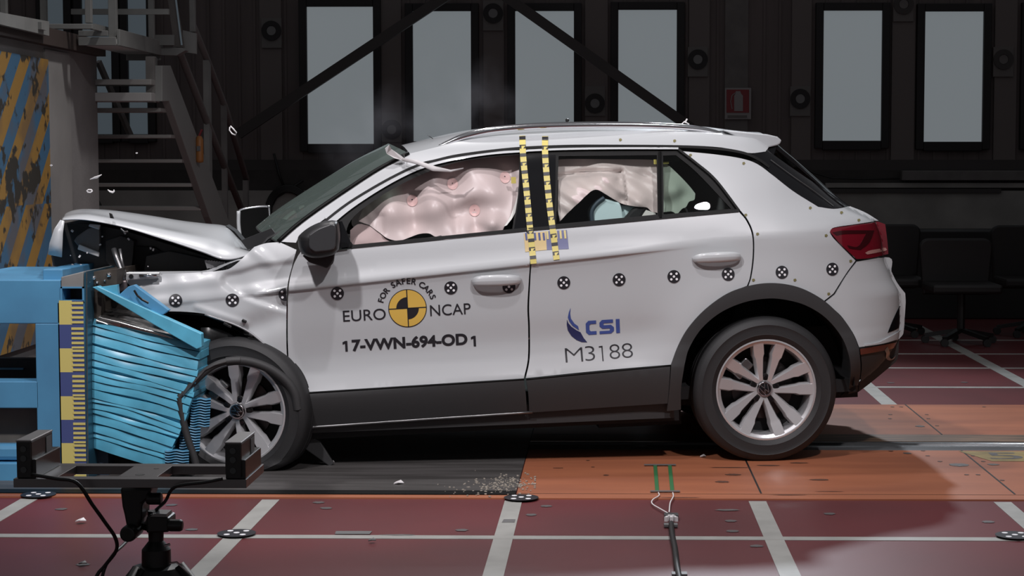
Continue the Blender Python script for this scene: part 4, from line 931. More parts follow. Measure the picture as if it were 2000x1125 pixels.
b.grid([[r[0]]+[r[1]]+[r[2]] for r in fl_]); b.grid([[L(119, 430, .83), L(126, 432, .83)], [L(107, 448, .85), L(123, 455, .85)], [L(98, 475, .85), L(122, 480, .85)], [L(95, 497, .83), L(121, 502, .83)]])
b.build('bonnet_front_lip', 'paint', bon, solid=.006, smooth=True)
b = B(); b.prism([L(x, y, .86) for x, y in ((213, 416), (218, 418), (222, 427), (215, 426))], (0, .02, 0)); b.build('tear_hole', 'black', bon)
b = B(); b.tube([L(236, 447, .85), L(243, 453, .86), L(250, 452, .86)], .004, 6); b.build('hinge_clip', 'steel', bon)
# hinge ribs and cowl
b = B(); b.prism([L(x, y, .30) for x, y in ((441, 441), (458, 452), (480, 478), (495, 492), (478, 488), (455, 470))], (0, .2, -.0)); b.build('cowl_seal', 'rubber_trim', car)
b = B(); b.prism([L(x, y, .62) for x, y in ((465, 500), (492, 486), (520, 462), (560, 435), (556, 476), (548, 474), (498, 482), (478, 505))], (0, .9, .0)); b.prism([L(x, y, .7) for x, y in ((470, 470), (530, 446), (545, 466), (500, 480), (484, 488))], (0, .05, 0)); b.build('cowl_panel', 'dark', car)
b = B(); b.tube([L(x, y, .70) for x, y in ((495, 487), (512, 478), (523, 466), (560, 446), (618, 416))], .006, 6); b.build('wiper_arm', 'steel', car)
b = B(); b.tube([L(x, y, .3) for x, y in ((480, 488), (520, 470), (600, 414))], .008, 6); b.build('wiper_arm', 'rubber_trim', car)
bay = B(); bay.prism([L(x, y, .55) for x, y in ((124, 436), (180, 438), (240, 450), (300, 468), (350, 484), (400, 500), (440, 511), (478, 500), (470, 520), (440, 540), (250, 560), (225, 545), (150, 525), (104, 520), (100, 500), (120, 470))], (0, 1.15, 0))
eb = bay.build('engine_bay', 'engine', car)
def bit(name, pts, w, m, d=.04, bev=.004, parent=eb): b = B(); b.prism([L(x, y, w) for x, y in pts], (0, d, 0)); return b.build(name, m, parent, bevel=bev)
bit('crushed_headlamp', ((150, 462), (172, 446), (194, 440), (195, 480), (192, 497), (152, 480), (144, 470)), .66, mat('headlamp_black', (.12, .12, .122), .3))
bit('lamp_strip', ((154, 477), (194, 493), (193, 502), (151, 487)), .68, mat('lamp_strip_grey', (.6, .6, .6), .4), .02)
bit('lamp_strip', ((172, 442), (175, 437), (196, 439), (194, 449)), .68, mat('lamp_chrome_dull', (.45, .45, .45), .3, .3), .02)
bit('radiator_cowl', ((205, 470), (235, 460), (262, 470), (258, 520), (225, 530), (205, 510)), .64, 'engine', .2)
bit('air_box', ((285, 500), (330, 490), (400, 505), (420, 525), (380, 532), (280, 532)), .60, mat('air_box_plastic', (.045, .043, .043), .45), .3)
bit('battery_cover', ((255, 480), (300, 482), (330, 500), (300, 532), (258, 530)), .58, 'dark', .3)
b = B(); b.tube([L(222, 486, .83), L(228, 505, .85), L(238, 530, .86), L(241, 548, .88)], .012, 8); b.tube([L(234, 486, .83), L(238, 510, .84), L(243, 530, .85)], .007, 8); b.build('bent_strut', 'steel', eb, smooth=True)
b = B(); b.box(L(240, 558, .88), (.04, .03, .05)); b.build('strut_end', mat('dirty_bracket', (.12, .10, .10), .4, .5, noise=.6, nscale=30), eb, bevel=.008)
for k in range(7):
    x = 402+5*k; b = B(); b.bar(L(x, 508+.6*k, .78), L(x+5, 524-.2*k, .78), .004, .012); b.build('grille_rib', 'alloy_dark', eb)
b = B(); b.tube([L(418, 520, .80), L(433, 526, .82)], .003, 6); b.tube([L(438, 512, .80), L(443, 527, .82)], .006, 6); b.tube([L(458, 511, .76), L(464, 525, .76)], .004, 6); b.build('hinge_bar', 'steel', eb)
b = B(); b.tube([L(470, 512, .74), L(480, 517, .74), L(476, 525, .74)], .006, 8); b.build('hinge_bar', 'alloy_dark', eb)
rnd = random.Random(3)
for k in range(16):
    x, y = rnd.uniform(130, 300), rnd.uniform(450, 530); b = B(); p = L(x, y, .70); s = rnd.uniform(.003, .008); b.box(p, (s*1.6, s, s), Euler((rnd.random()*3, rnd.random()*3, 0)).to_matrix()); b.build('glass_crumb', 'white_plastic', eb)
# front wheel housing and torn arch trim
b = B(); b.prism([L(x, y, .60) for x, y in ((300, 590), (340, 606), (400, 612), (470, 640), (530, 690), (566, 740), (578, 800), (585, 860), (560, 880), (402, 880), (397, 662), (330, 626))], (0, .4, 0)); b.build('front_wheel_liner', 'dark', car)
lin = B(); cc = L(470, 800, .8); rows = []
lp = [(322, 612), (360, 612), (400, 616), (440, 632), (480, 655), (520, 692), (548, 730), (566, 765), (576, 800)]
lin.grid([[L(x, y, .875) for x, y in lp], [L(x, y+5, .50) for x, y in lp]]); lin.build('front_wheel_liner', 'clad', car, smooth=True)
lb2 = B(); lp2 = samp([(392, 640), (420, 640), (455, 655), (500, 690), (535, 725), (560, 765)], 12); lp3 = samp([(392, 700), (420, 690), (455, 690), (490, 700), (520, 725), (545, 770)], 12)
lb2.grid([[L(*q, .84) for q in lp2], [L(*q, .80) for q in lp3]]); lb2.build('torn_liner_sheet', mat('torn_liner_black', (.013, .013, .013), .35), car, smooth=True, solid=.006)
def ribbon(name, pts, w, h, m, parent, wfun=.93):
    c = crom(pts, 6); P3 = [L(x, y, wfun) for x, y in c]; rows = []
    for i, p in enumerate(P3):
        t = (P3[min(i+1, len(P3)-1)]-P3[max(0, i-1)]).normalized(); n = Vector((-t.z, 0, t.x)).normalized(); rows.append([p+n*w/2, p+n*w/2+Vector((0, -h*.4, 0)), p+Vector((0, -h, 0)), p-n*w/2+Vector((0, -h*.4, 0)), p-n*w/2, p+n*w/2])
    b = B(); b.grid(rows); return b.build(name, m, parent, smooth=True)
ribbon('torn_arch_trim', [(582, 800), (576, 770), (560, 745), (530, 722), (495, 708), (465, 704), (442, 706)], .040, .02, 'clad', car, .96)
ribbon('torn_arch_trim', [(470, 704), (442, 706), (415, 716), (390, 736), (367, 760), (351, 776)], .030, .02, 'clad', car, 1.055)
ribbon('torn_arch_trim', [(351, 776), (356, 810), (365, 850), (380, 895), (386, 925)], .030, .02, 'clad', car, 1.055)
b = B(); b.tube([L(x, y, 1.078) for x, y in ((358, 772), (375, 750), (400, 722), (420, 712), (442, 706))], .0035, 6); b.build('trim_edge', 'steel', car)
bit('mud_flap', ((560, 850), (590, 842), (625, 862), (652, 905), (645, 912), (600, 880)), .80, 'clad', .03, .004, car)
# --- torn trim at the top of the windscreen
def scrap(name, pts, Ys, m, parent, local=True):
    v = [L(x, y, w) for (x, y), w in zip(pts, Ys)]; b = B(); b.add(v, [tuple(range(len(v)))]); return b.build(name, m, parent, solid=.004)
scrap('torn_roof_strip', [(752, 290), (760, 283), (764, 291), (776, 299), (790, 309), (786, 313), (770, 309), (755, 300)], [.72, .74, .72, .70, .68, .69, .71, .72], 'white_plastic', car)
b = B(); b.grid([[L(785, 308, .70), L(815, 313, .73), L(850, 325, .76), L(880, 332, .78), L(905, 328, .75)], [L(786, 314, .71), L(815, 321, .745), L(845, 334, .77), L(880, 336, .79), L(905, 330, .75)]]); b.build('torn_roof_strip', mat('torn_headliner', (.42, .40, .40), .5), car, smooth=True, solid=.003)
b = B(); b.tube([L(789, 302, .69), L(790, 313, .70)], .003, 6); b.tube([L(836, 264, .4), L(846, 271, .4)], .002, 6); b.build('trim_clip', 'black', car)
b = B(); b.lathe([(0, .0), (.008, .0), (.006, .022), (.010, .03), (0, .034)], L(1108, 243, .0)-Vector((0, 0, .005)), 'z', 12); b.build('roof_aerial', 'black', car)
b = B(); b.tube([L(1107, 250, .4), L(1108, 236, .4)], .006, 8); b.lathe([(0, -.01), (.009, -.006), (.009, .006), (0, .01)], L(1108, 235, .4), 'z', 10); b.build('roof_clamp', 'black', car)
b = B(); b.tube([L(1338, 240, .3), L(1342, 232, .3)], .004, 6); b.tube([L(1331, 243, .3), L(1337, 237, .3), L(1346, 243, .3)], .003, 6); b.build('roof_wire_end', 'white_plastic', car)
# --- airbags behind the side windows
def dents(lst):
    L_ = [(RD(x, y), r, a) for x, y, r, a in lst]
    def f(u, v):
        s = 0
        for (c, r, a) in L_: s -= a*exp(-(((u-c[0])/r)**2+((v-c[1])/r)**2))
        return s
    return f
d1 = dents([(806, 392, .060, .045), (886, 359, .060, .045), (930, 413, .055, .050), (993, 346, .05, .03), (812, 440, .05, .04), (893, 420, .045, .035), (935, 448, .035, .04), (848, 400, .08, -.06), (908, 380, .05, -.03), (765, 410, .07, -.05), (960, 375, .07, -.05), (925, 335, .07, -.03), (962, 436, .045, -.05), (850, 345, .05, -.02), (700, 400, .08, .03)])
def d1f(u, v):
    s = d1(u, v)
    for (x0, y0, x1, y1) in ((806, 395, 812, 455), (886, 362, 895, 460), (930, 416, 934, 458), (745, 420, 745, 460)):
        a = RD(x0, y0); c = RD(x1, y1); t = max(0, min(1, (v-a[1])/(c[1]-a[1]))); s -= .010*exp(-((u-a[0]-t*(c[0]-a[0]))/.016)**2)*(1 if c[1] <= v <= a[1] else 0)
    return s+.003*sin(u*120+v*60)*smooth01((RD(750, 400)[0]-u)/.1)
bag = outline([(700, 428), (714, 402), (745, 376), (770, 360), (820, 337), (880, 315), (950, 304), (1013, 300)], [(1013, 300), (1016, 340), (1012, 385), (998, 425), (985, 442)], [(985, 442), (978, 453), (950, 456), (895, 461)],
              [(895, 461), (870, 468), (862, 460), (850, 462), (838, 456), (820, 457), (802, 463), (780, 470), (758, 466), (742, 455), (722, 440)], [(722, 440), (700, 432)])
cb = panel('curtain_airbag', bag, 'airbag', car, off=-.115, step=.012, disp=d1f, depth=.03, nrm=False)
for (x, y) in ((806, 391), (886, 358), (930, 411), (990, 345)):
    u, v = RD(x, y); rr = .025; pts = [(u+rr*cos(2*pi*k/18), v-.004+rr*1.1*sin(2*pi*k/18)) for k in range(18)]
    panel('tether_patch', pts, 'tether', cb, off=-.1135, step=.012, disp=lambda a, b_: d1f(a, b_)+.003, depth=0, nrm=False, uv=True)
    pts = [(u+.0035*cos(2*pi*k/8), v+.0035*sin(2*pi*k/8)) for k in range(8)]
    panel('tether_hole', pts, 'black', cb, off=-.110, step=.02, disp=d1f, depth=0, nrm=False, uv=True)
panel('side_airbag', outline([(684, 450), (700, 438), (722, 442), (742, 457), (758, 469), (768, 476)], [(768, 476), (690, 482), (684, 470)]), mat('dusty_pink_airbag', (.45, .34, .33), .6), car, off=-.12, step=.014, disp=lambda u, v: .012*sin(u*30)*cos(v*40), depth=.02, nrm=False)
panel('seat_airbag', outline([(985, 442), (998, 420), (1010, 385), (1015, 360)], [(1015, 360), (1014, 390), (1004, 420), (990, 440)]), 'bag_white', car, off=-.07, step=.014, depth=.02)
b = B(); b.box(H(1003, 352, -.05), (.022, .008, .03)); b.build('airbag_label', 'tape_yellow', cb)
d2 = dents([(1180, 350, .10, -.05), (1130, 385, .09, -.05), (1250, 395, .05, -.05), (1215, 350, .03, .03), (1220, 395, .03, .03), (1150, 340, .05, .03), (1265, 345, .04, .02)])
def d2f(u, v):
    s = d2(u, v); a = RD(1092, 347); c = RD(1210, 337); t = (u-a[0])/(c[0]-a[0])
    vl = a[1]+(c[1]-a[1])*t+.012*sin(pi*max(0, min(1, t)))
    if -0.1 < t < 1.1: s += -.035*exp(-((v-vl)/.010)**2)+.03*smooth01((vl-v)/.02)
    s += .0045*sin((u*.75+v)*95)*(1 if v < vl else .1)
    return s
bag2 = outline([(1090, 318), (1098, 311), (1180, 311), (1270, 312), (1283, 316)], [(1283, 316), (1286, 416)], [(1286, 416), (1272, 413), (1262, 405), (1240, 403), (1215, 398), (1195, 388), (1178, 378), (1162, 370), (1148, 375), (1130, 392), (1110, 412), (1092, 432)], [(1092, 432), (1088, 400), (1090, 318)])
rb2 = panel('curtain_airbag', bag2, 'airbag', car, off=-.095, step=.012, disp=d2f, depth=.03, nrm=False)
bag3 = outline([(1293, 318), (1302, 320), (1322, 338), (1345, 362), (1358, 378)], [(1358, 378), (1356, 390), (1346, 394), (1340, 404), (1332, 408), (1322, 418), (1312, 413), (1292, 415)])
panel('curtain_airbag_end', bag3, mat('greenish_airbag_nylon', (.62, .66, .60), .6), rb2, off=-.095, step=.012, disp=dents([(1320, 370, .05, -.04), (1310, 400, .03, .02), (1340, 385, .03, .015)]), depth=.03, nrm=False)
b = B(); b.box(H(1281, 316, -.05), (.02, .006, .022)); b.build('airbag_label', 'tape_yellow', rb2)
b = B(); b.box(H(1300, 318, -.07), (.03, .006, .010)); b.build('airbag_label', 'tape_yellow', rb2)
# --- interior
b = B(); b.bb((-2.1, -.78, .30), (.45, .78, .36)); b.bb((-2.12, -.78, .3), (-1.98, .78, 1.0)); b.build('cabin_floor', 'dark', car)
b = B(); b.bb((-2.0, -.70, .80), (-1.75, .70, 1.02)); b.build('dashboard', 'dark', car, bevel=.03)
b = B(); b.prism([(-1.6, -.77, 1.47), (-.9, -.77, 1.485), (-.2, -.77, 1.47), (.1, -.77, 1.42), (.1, -.77, 1.40), (-1.6, -.77, 1.43)], (0, 1.54, 0)); b.v = [Vector((v.x, v.y*.72, v.z)) for v in b.v]; b.build('headliner', mat('grey_headliner', (.10, .10, .10), .8), car)
def seatback(u, w, m, hr=True, h=1.18):
    pts = crom([(u, .50), (u+.05, .75), (u+.12, h-.12), (u+.16, h), (u+.20, h+.01), (u+.25, h-.02), (u+.22, .85), (u+.15, .50)], 4)
    b = B(); b.prism([(x, -w-.24, z) for x, z in pts], (0, .48, 0)); s = b.build('seat', m, car, bevel=.03)
    b = B(); b.bb((u-.42, -w-.24, .42), (u+.1, -w+.24, .58)); b.build('seat_cushion', m, s, bevel=.04)
    if hr: b = B(); hp = crom([(u+.12, h), (u+.13, h+.13), (u+.18, h+.17), (u+.24, h+.15), (u+.25, h), (u+.2, h-.03), (u+.12, h)], 4)[:-1]; b.prism([(x, -w-.13, z) for x, z in hp], (0, .26, 0)); b.build('headrest', m, s, bevel=.03)
    return s
seatback(-1.28, .38, mat('charcoal_seat_fabric', (.02, .02, .022), .7)); seatback(-1.28, -.38, mat('charcoal_seat_fabric', (.02, .02, .022), .7))
hb = outline([(1159, 436), (1158, 415), (1166, 400), (1180, 388)], [(1180, 388), (1200, 392), (1212, 400), (1219, 432)], [(1219, 432), (1159, 436)])
b = B(); b.prism([L(x, y, .74) for x, y in hb], (0, .22, 0)); b.build('child_seat_shell', 'seat', car, bevel=.02)
b = B(); b.tube([L(x, y, .745) for x, y in crom([(1157, 437), (1156, 414), (1165, 398), (1180, 386)], 5)], .010, 8); b.build('seat_edge', mat('dark_blue_seat_edge', (.04, .06, .08), .5), car, smooth=True)
b = B(); b.prism([L(x, y, .70) for x, y in ((1214, 431), (1210, 400), (1240, 402), (1252, 404), (1236, 430))], (0, .25, 0)); b.build('child_seat_shell', 'seat', car, bevel=.01)
b = B(); b.prism([L(x, y, .75) for x, y in ((1216, 432), (1235, 410), (1248, 402), (1262, 405), (1250, 428))], (0, .12, 0)); b.build('seat_belt_guide', 'dark', car, bevel=.01)
b = B(); b.prism([L(x, y, .75) for x, y in ((1250, 428), (1262, 410), (1280, 416), (1282, 426))], (0, .12, 0)); b.build('seat_side', 'bag_white', car)
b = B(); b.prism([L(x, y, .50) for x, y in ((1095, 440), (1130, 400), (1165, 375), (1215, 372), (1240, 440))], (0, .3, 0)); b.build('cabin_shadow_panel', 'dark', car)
b = B(); b.bb((-.42, -.62, .42), (0, .62, .60)); b.prism([(-.12, -.62, .55), (-.02, -.62, 1.12), (.08, -.62, 1.12), (.06, -.62, .55)], (0, 1.24, 0)); b.build('rear_bench', 'dark', car, bevel=.03)

# ================================================================== THE IMPACT BLOCK
XB = -3.3
def stripes_mat():
    m = bpy.data.materials.new('blue_yellow_striped_board'); m.use_nodes = True; nt = m.node_tree; b = nt.nodes['Principled BSDF']; b.inputs['Roughness'].default_value = .6
    N_ = nt.nodes.new; lk = nt.links.new
    def math(op, a, c=None):
        n = N_('ShaderNodeMath'); n.operation = op
        for i, x in enumerate((a, c)):
            if x is None: continue
            if isinstance(x, (int, float)): n.inputs[i].default_value = x
            else: lk(x, n.inputs[i])
        return n.outputs[0]
    g = N_('ShaderNodeNewGeometry'); sp = N_('ShaderNodeSeparateXYZ'); lk(g.outputs['Position'], sp.inputs[0])
    lower = math('LESS_THAN', sp.outputs[2], 1.15)
    s = math('SUBTRACT', sp.outputs[1], math('MULTIPLY', sp.outputs[2], 1.05))
    s = math('ADD', s, math('MULTIPLY', lower, .13))
    fr = math('FRACT', math('DIVIDE', math('ADD', s, 20.06), .345)); st = math('GREATER_THAN', fr, .5)
    nz = N_('ShaderNodeTexNoise'); nz.inputs['Scale'].default_value = 2.2; nz.inputs['Detail'].default_value = 6; lk(g.outputs['Position'], nz.inputs[0])
    nz2 = N_('ShaderNodeTexNoise'); nz2.inputs['Scale'].default_value = 9; nz2.inputs['Detail'].default_value = 8; lk(g.outputs['Position'], nz2.inputs[0])
    def mix(f, a, c):
        n = N_('ShaderNodeMix'); n.data_type = 'RGBA'; lk(f, n.inputs[0])
        for i, x in ((6, a), (7, c)):
            if isinstance(x, tuple): n.inputs[i].default_value = (*x, 1)
            else: lk(x, n.inputs[i])
        return n.outputs[2]
    col = mix(st, (.30, .165, .035), (.045, .12, .21))
    r = N_('ShaderNodeMapRange'); r.inputs[1].default_value = .52; r.inputs[2].default_value = .60; lk(nz.outputs[0], r.inputs[0])
    col = mix(math('MULTIPLY', r.outputs[0], .6), col, (.13, .085, .05))
    zc = math('SUBTRACT', 1.0, math('ABSOLUTE', math('MULTIPLY', math('SUBTRACT', sp.outputs[2], 1.28), 4.0)))   # scraped band where cars strike
    dm = math('ADD', nz2.outputs[0], math('MULTIPLY', math('MAXIMUM', zc, 0.0), .16))
    r2 = N_('ShaderNodeMapRange'); r2.inputs[1].default_value = .58; r2.inputs[2].default_value = .63; lk(dm, r2.inputs[0])
    col = mix(r2.outputs[0], col, (.030, .026, .020)); lk(col, b.inputs['Base Color']); return m
M['stripes'] = stripes_mat()
blk = thing('impact_block', 'grey concrete block with a blue and yellow striped board at the left edge', 'concrete block', (XB-.8, 10.5, 0))
ya, yb = 8.95, PXP(192, 300, XB).y; zt = PXP(88, 90, XB).z
b = B(); b.bb((XB-1.6, ya, 0), (XB, yb, zt)); b.build('concrete_body', 'concrete', blk)
yc = PXP(88, 300, XB).y; zs = PXP(60, 112, XB).z
b = B(); b.bb((XB, ya+.05, .35), (XB+.03, yc, zs)); b.build('striped_board', 'stripes', blk)
b = B(); b.bb((XB, yc+.002, .3), (XB+.012, yc+.5, zt-.02)); b.build('facing_sheet', mat('grey_facing_sheet', (.27, .26, .25), .7, noise=.25, nscale=2), blk)
b = B(); b.bb((XB-.02, ya, zt), (XB+.06, yb, zt+.10)); b.build('top_beam', mat('brown_steel_beam', (.055, .040, .035), .6), blk)

# ================================================================== THE DEFORMABLE BARRIER
YB = 7.92
bar_ = thing('crash_barrier', 'blue steel crash barrier with a crumpled blue honeycomb and yellow-blue scale', 'barrier', (P(80, 900, YB).x, 8.4, 0))
def rc_(b, x0, y0, x1, y1, Y=YB, d=.12, m=0): a = P(x0, y1, Y); c = P(x1, y0, Y); b.k = m; b.bb((a.x, Y, max(0.0, a.z)), (c.x, Y+d, c.z))
b = B()
for (x0, y0, x1, y1) in ((-120, 547, 118, 632), (75, 632, 118, 958), (118, 590, 165, 958), (-120, 745, 75, 797), (-120, 905, 75, 958)): rc_(b, x0, y0, x1, y1)
b.build('steel_frame', 'barrier_blue', bar_, bevel=.004); b = B(); rc_(b, -120, 547, 118, 632, YB+.9, .1); b.build('rear_beam', 'barrier_blue', bar_); b = B(); rc_(b, -120, 745, 118, 797, YB+.9, .1)
b.build('steel_frame', 'barrier_blue', bar_, bevel=.004)
b = B(); rc_(b, -120, 869, 76, 900, YB+.03, .08); b.build('cross_tube', 'barrier_blue', bar_, bevel=.02)
b = B(); rc_(b, -120, 798, 78, 868, YB+.10, .03); b.build('grey_backing_sheet', mat('grey_brown_sheet', (.12, .11, .095), .6, noise=.3, nscale=6), bar_)
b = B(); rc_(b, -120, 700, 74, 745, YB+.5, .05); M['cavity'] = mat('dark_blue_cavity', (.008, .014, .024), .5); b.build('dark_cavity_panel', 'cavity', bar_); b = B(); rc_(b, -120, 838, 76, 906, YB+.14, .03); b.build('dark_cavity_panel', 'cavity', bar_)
b = B(); rc_(b, -60, 719, 45, 722, YB+.46, .02); b.build('conduit', 'barrier_blue', bar_)
b = B(); b.bb((P(-120, 547, YB).x, YB+.05, P(60, 547, YB).z), (P(165, 547, YB).x, YB+1.0, P(60, 547, YB).z-.02)); b.build('top_plate', 'barrier_blue', bar_)
b = B(); rc_(b, 84, 526, 122, 549, YB+.05, .8); b.build('upper_block', 'barrier_blue', bar_, bevel=.004)
a = P(120, 547, YB).x; c = P(163, 547, YB).x
def fr_(b, x0, y0, x1, y1, t, Y, d):
    rc_(b, x0, y0, x1, y0+t, Y, d); rc_(b, x0, y1-t, x1, y1, Y, d); rc_(b, x0, y0, x0+t, y1, Y, d); rc_(b, x1-t, y0, x1, y1, Y, d)
b = B(); b.prism([P(119, 541, YB), P(163, 530, YB), P(163, 562, YB), P(119, 562, YB)], (0, .5, 0)); b.build('grey_box_section', 'grey_metal', bar_, bevel=.004)
b = B(); fr_(b, 118, 560, 164, 590, 3.2, YB-.005, .3); b.build('square_tube_end', 'barrier_blue', bar_); b = B(); rc_(b, 121, 563, 161, 587, YB+.12, .02); b.build('tube_hole', 'black', bar_)
b = B(); b.prism([P(164, 534, YB), P(168, 530, YB), P(172, 955, YB), (P(166, 955, YB))], (0, 1.0, 0)); b.build('mounting_plate', mat('teal_steel_edge', (.03, .10, .15), .35, .3), bar_, bevel=.002)
b = B(); b.tube([P(169, 532, YB-.002), P(172, 952, YB-.002)], .0025, 6); b.build('plate_edge', 'steel', bar_)
# black and yellow junction: grimy cladding beside the honeycomb
b = B(); b.prism([P(171, 532, YB+.12), P(228, 526, YB+.12), P(228, 556, YB+.12), P(200, 566, YB+.12), P(192, 700, YB+.12), P(173, 740, YB+.12)], (0, .7, 0)); b.build('grimy_cover', mat('grimy_grey_brown', (.075, .062, .05), .5, noise=.6, nscale=8), bar_)
b = B()
for (x, y, s) in ((183, 543, .010), (213, 537, .010), (190, 552, .006), (205, 548, .005), (180, 549, .005)):
    b = B(); b.lathe([(0, -.012), (s, -.010), (s, 0.02)], P(x, y, YB+.12), 'y', 10); b.build('plate_bolt', 'chrome', bar_, smooth=True)
# scale strip
b = B(); Zs = [P(140, y, YB-.006) for y in (587, 634, 680.5, 727, 774, 820, 865.5, 912, 957)]
for i in range(8):
    y0, y1 = Zs[i].z, Zs[i+1].z; f0 = (Zs[i].z-Zs[0].z)/(Zs[-1].z-Zs[0].z); xl = P(116+5*f0, 600, YB).x
    b.k = i % 2; b.bb((P(116, 600, YB).x, YB-.006, y1), (P(141, 600, YB).x, YB-.001, y0))
    b.k = 1; b.bb((P(141, 600, YB).x, YB-.005, y1), (P(163.5, 600, YB).x, YB-.001, y0))
    b.k = 0
    for k in range(5):
        h = (y0-y1)/5; z = y0-h*(k+.25 if i % 2 == 0 else k+.6); b.bb((P(139.5, 600, YB).x, YB-.0075, max(y1, z-h*.5)), (P(163.5, 600, YB).x, YB-.004, z))
b.build('scale_strip', ['scale_yellow', 'scale_blue'], bar_)
# crushed honeycomb: pleated sheet between two edges, folded deep
Yh = 8.02
lf = [(184, 622), (180, 640), (175, 662), (171, 690), (168, 715), (167, 745), (168, 775), (166, 805), (165, 830), (161, 850), (160, 868)]
rt = [(389, 672), (389, 692), (388, 712), (384, 735), (380, 757), (375, 780), (368, 800), (355, 835), (345, 858), (330, 890), (320, 917)]
npl = 17; sub = 6; rnd = random.Random(11); ts = [0.0]
for k in range(npl): ts.append(ts[-1]+rnd.uniform(.6, 1.5))
ts = [t/ts[-1] for t in ts]; L1 = samp(lf, 200); R1 = samp(rt, 200); rows = []; ph = [rnd.uniform(0, 6) for _ in range(npl)]; am = [rnd.uniform(.7, 1.3) for _ in range(npl)]
def edgep(E_, t): t = max(0, min(1, t))*199; i = min(198, int(t)); q = t-i; return (E_[i][0]+(E_[i+1][0]-E_[i][0])*q, E_[i][1]+(E_[i+1][1]-E_[i][1])*q)
for k in range(npl):
    for j in range(sub):
        f = (0, .06, .2, .45, .75, .96)[j]; t = ts[k]+(ts[k+1]-ts[k])*f; row = []
        for i in range(41):
            s = i/40; tt = t+.010*sin(s*5+ph[k])*sin(pi*t); a = edgep(L1, tt); c = edgep(R1, tt); x = a[0]+(c[0]-a[0])*s; y = a[1]+(c[1]-a[1])*s+3*sin(pi*s)*sin(6*t+1)
            dpt = am[k]*(.006*((1-f)**1.5))-.003*sin(s*13+ph[k])*(1-f)
            if j == 0: dpt = .016
            row.append(P(x+1.5*sin(k*2.3)*(s-.5)*2, y, Yh+dpt-.02*sin(pi*t)))
        rows.append(row)
rows.append([P(*[a_+(c_-a_)*i/40 for a_, c_ in zip(edgep(L1, 1), edgep(R1, 1))], Yh) for i in range(41)])
for r in rows: r.insert(0, r[0]+Vector((0, .85, 0))); r.append(r[-1]+Vector((0, .85, 0)))
rows.insert(0, [p+Vector((0, .85, 0)) for p in rows[0]]); rows.append([p+Vector((0, .85, 0)) for p in rows[-1]])
b = B(); b.grid(rows); hc_ = b.build('crushed_honeycomb', 'comb_blue', bar_, angle=35)
# bright bent sheet above it and the dark inner cover
rows = []
for j in range(9):
    t = j/8; a = (186+(22)*t, 628-28*t); c = (384-(100)*t*.2, 672-52*t*.75); rows.append([P(a[0]+(c[0]-a[0])*i/20, a[1]+(c[1]-a[1])*i/20-4*sin(pi*i/20)*t, Yh-.01+.18*t*t+.012*sin(t*14+i*.25)) for i in range(21)])
b = B(); b.grid(rows); b.build('bent_shiny_sheet', mat('shiny_dark_sheet', (.33, .32, .31), .16, .9), bar_, smooth=True)
b = B(); b.prism([P(x, y, Yh+.20) for x, y in ((185, 568), (240, 575), (300, 600), (388, 650), (384, 680), (200, 640), (180, 630))], (0, .3, 0)); b.build('dark_inner_cover', mat('dark_brown_cover', (.035, .030, .026), .5), bar_)
def fl_bar(pts, Y, d, m, name, bev=.003): b = B(); b.prism([P(x, y, Y) for x, y in pts], (0, d, 0)); return b.build(name, m, bar_, bevel=bev)
fl_bar(((180, 561), (190, 559), (240, 582), (320, 619), (393, 652), (394, 678), (384, 682), (300, 634), (230, 592)), Yh-.05, .05, 'comb_blue', 'flange_and_reflection')
fl_bar(((186, 562), (229, 556), (231, 578), (240, 582)), Yh-.03, .03, 'comb_blue', 'flange_and_reflection')
fl_bar(((231, 577), (250, 560), (262, 556), (330, 606), (318, 615), (262, 600), (240, 585)), Yh-.02, .04, 'barrier_blue', 'flange_and_reflection')  # blue piece standing in for the barrier's reflection in the wing tip
b = B(); b.tube([P(x, y, Yh-.05) for x, y in ((262, 567), (268, 577), (277, 585), (290, 592))], .005, 6); b.build('scrape_mark', 'black', bar_)
fl_bar(((205, 866), (318, 914), (315, 955), (200, 955)), Yh+.15, .5, 'dark', 'barrier_underside'); fl_bar(((172, 870), (210, 870), (214, 955), (172, 955)), Yh+.05, .3, mat('dark_blue_steel', (.02, .035, .06), .5), 'lower_plate')
# small honeycomb blocks of the bumper element
def comb(x0, y0, x1, y1, Y, n, d=.35, sl=0, parent=bar_):
    rows = []
    for k in range(n):
        for f, dd in ((0, .008), (.30, -.004), (.75, -.008), (.97, 0.006)):
            y = y0+(y1-y0)*(k+f)/n; rows.append([P(x0-sl*(y-y0)/(y1-y0), y, Y+d), P(x0-sl*(y-y0)/(y1-y0), y, Y+dd)]+[P(x0+(x1-x0)*i/8-sl*(y-y0)/(y1-y0), y+1.2*sin(i*1.3), Y+dd) for i in range(1, 8)]+[P(x1-sl*(y-y0)/(y1-y0), y, Y+dd), P(x1-sl*(y-y0)/(y1-y0), y, Y+d)])
    b = B(); b.grid(rows); b.build('bumper_honeycomb', mat('small_honeycomb_blue', (.035, .17, .29), .4), parent, angle=30)
comb(374, 777, 412, 834, Yh+.02, 11, sl=3); comb(352, 834, 392, 882, Yh+.02, 9, sl=2); comb(322, 878, 369, 919, Yh-.01, 8)
# steel foot and bolts on the frame
b = B(); rc_(b, 60, 946, 170, 962, YB-.02, .6); b.build('base_plate', 'barrier_blue', bar_)

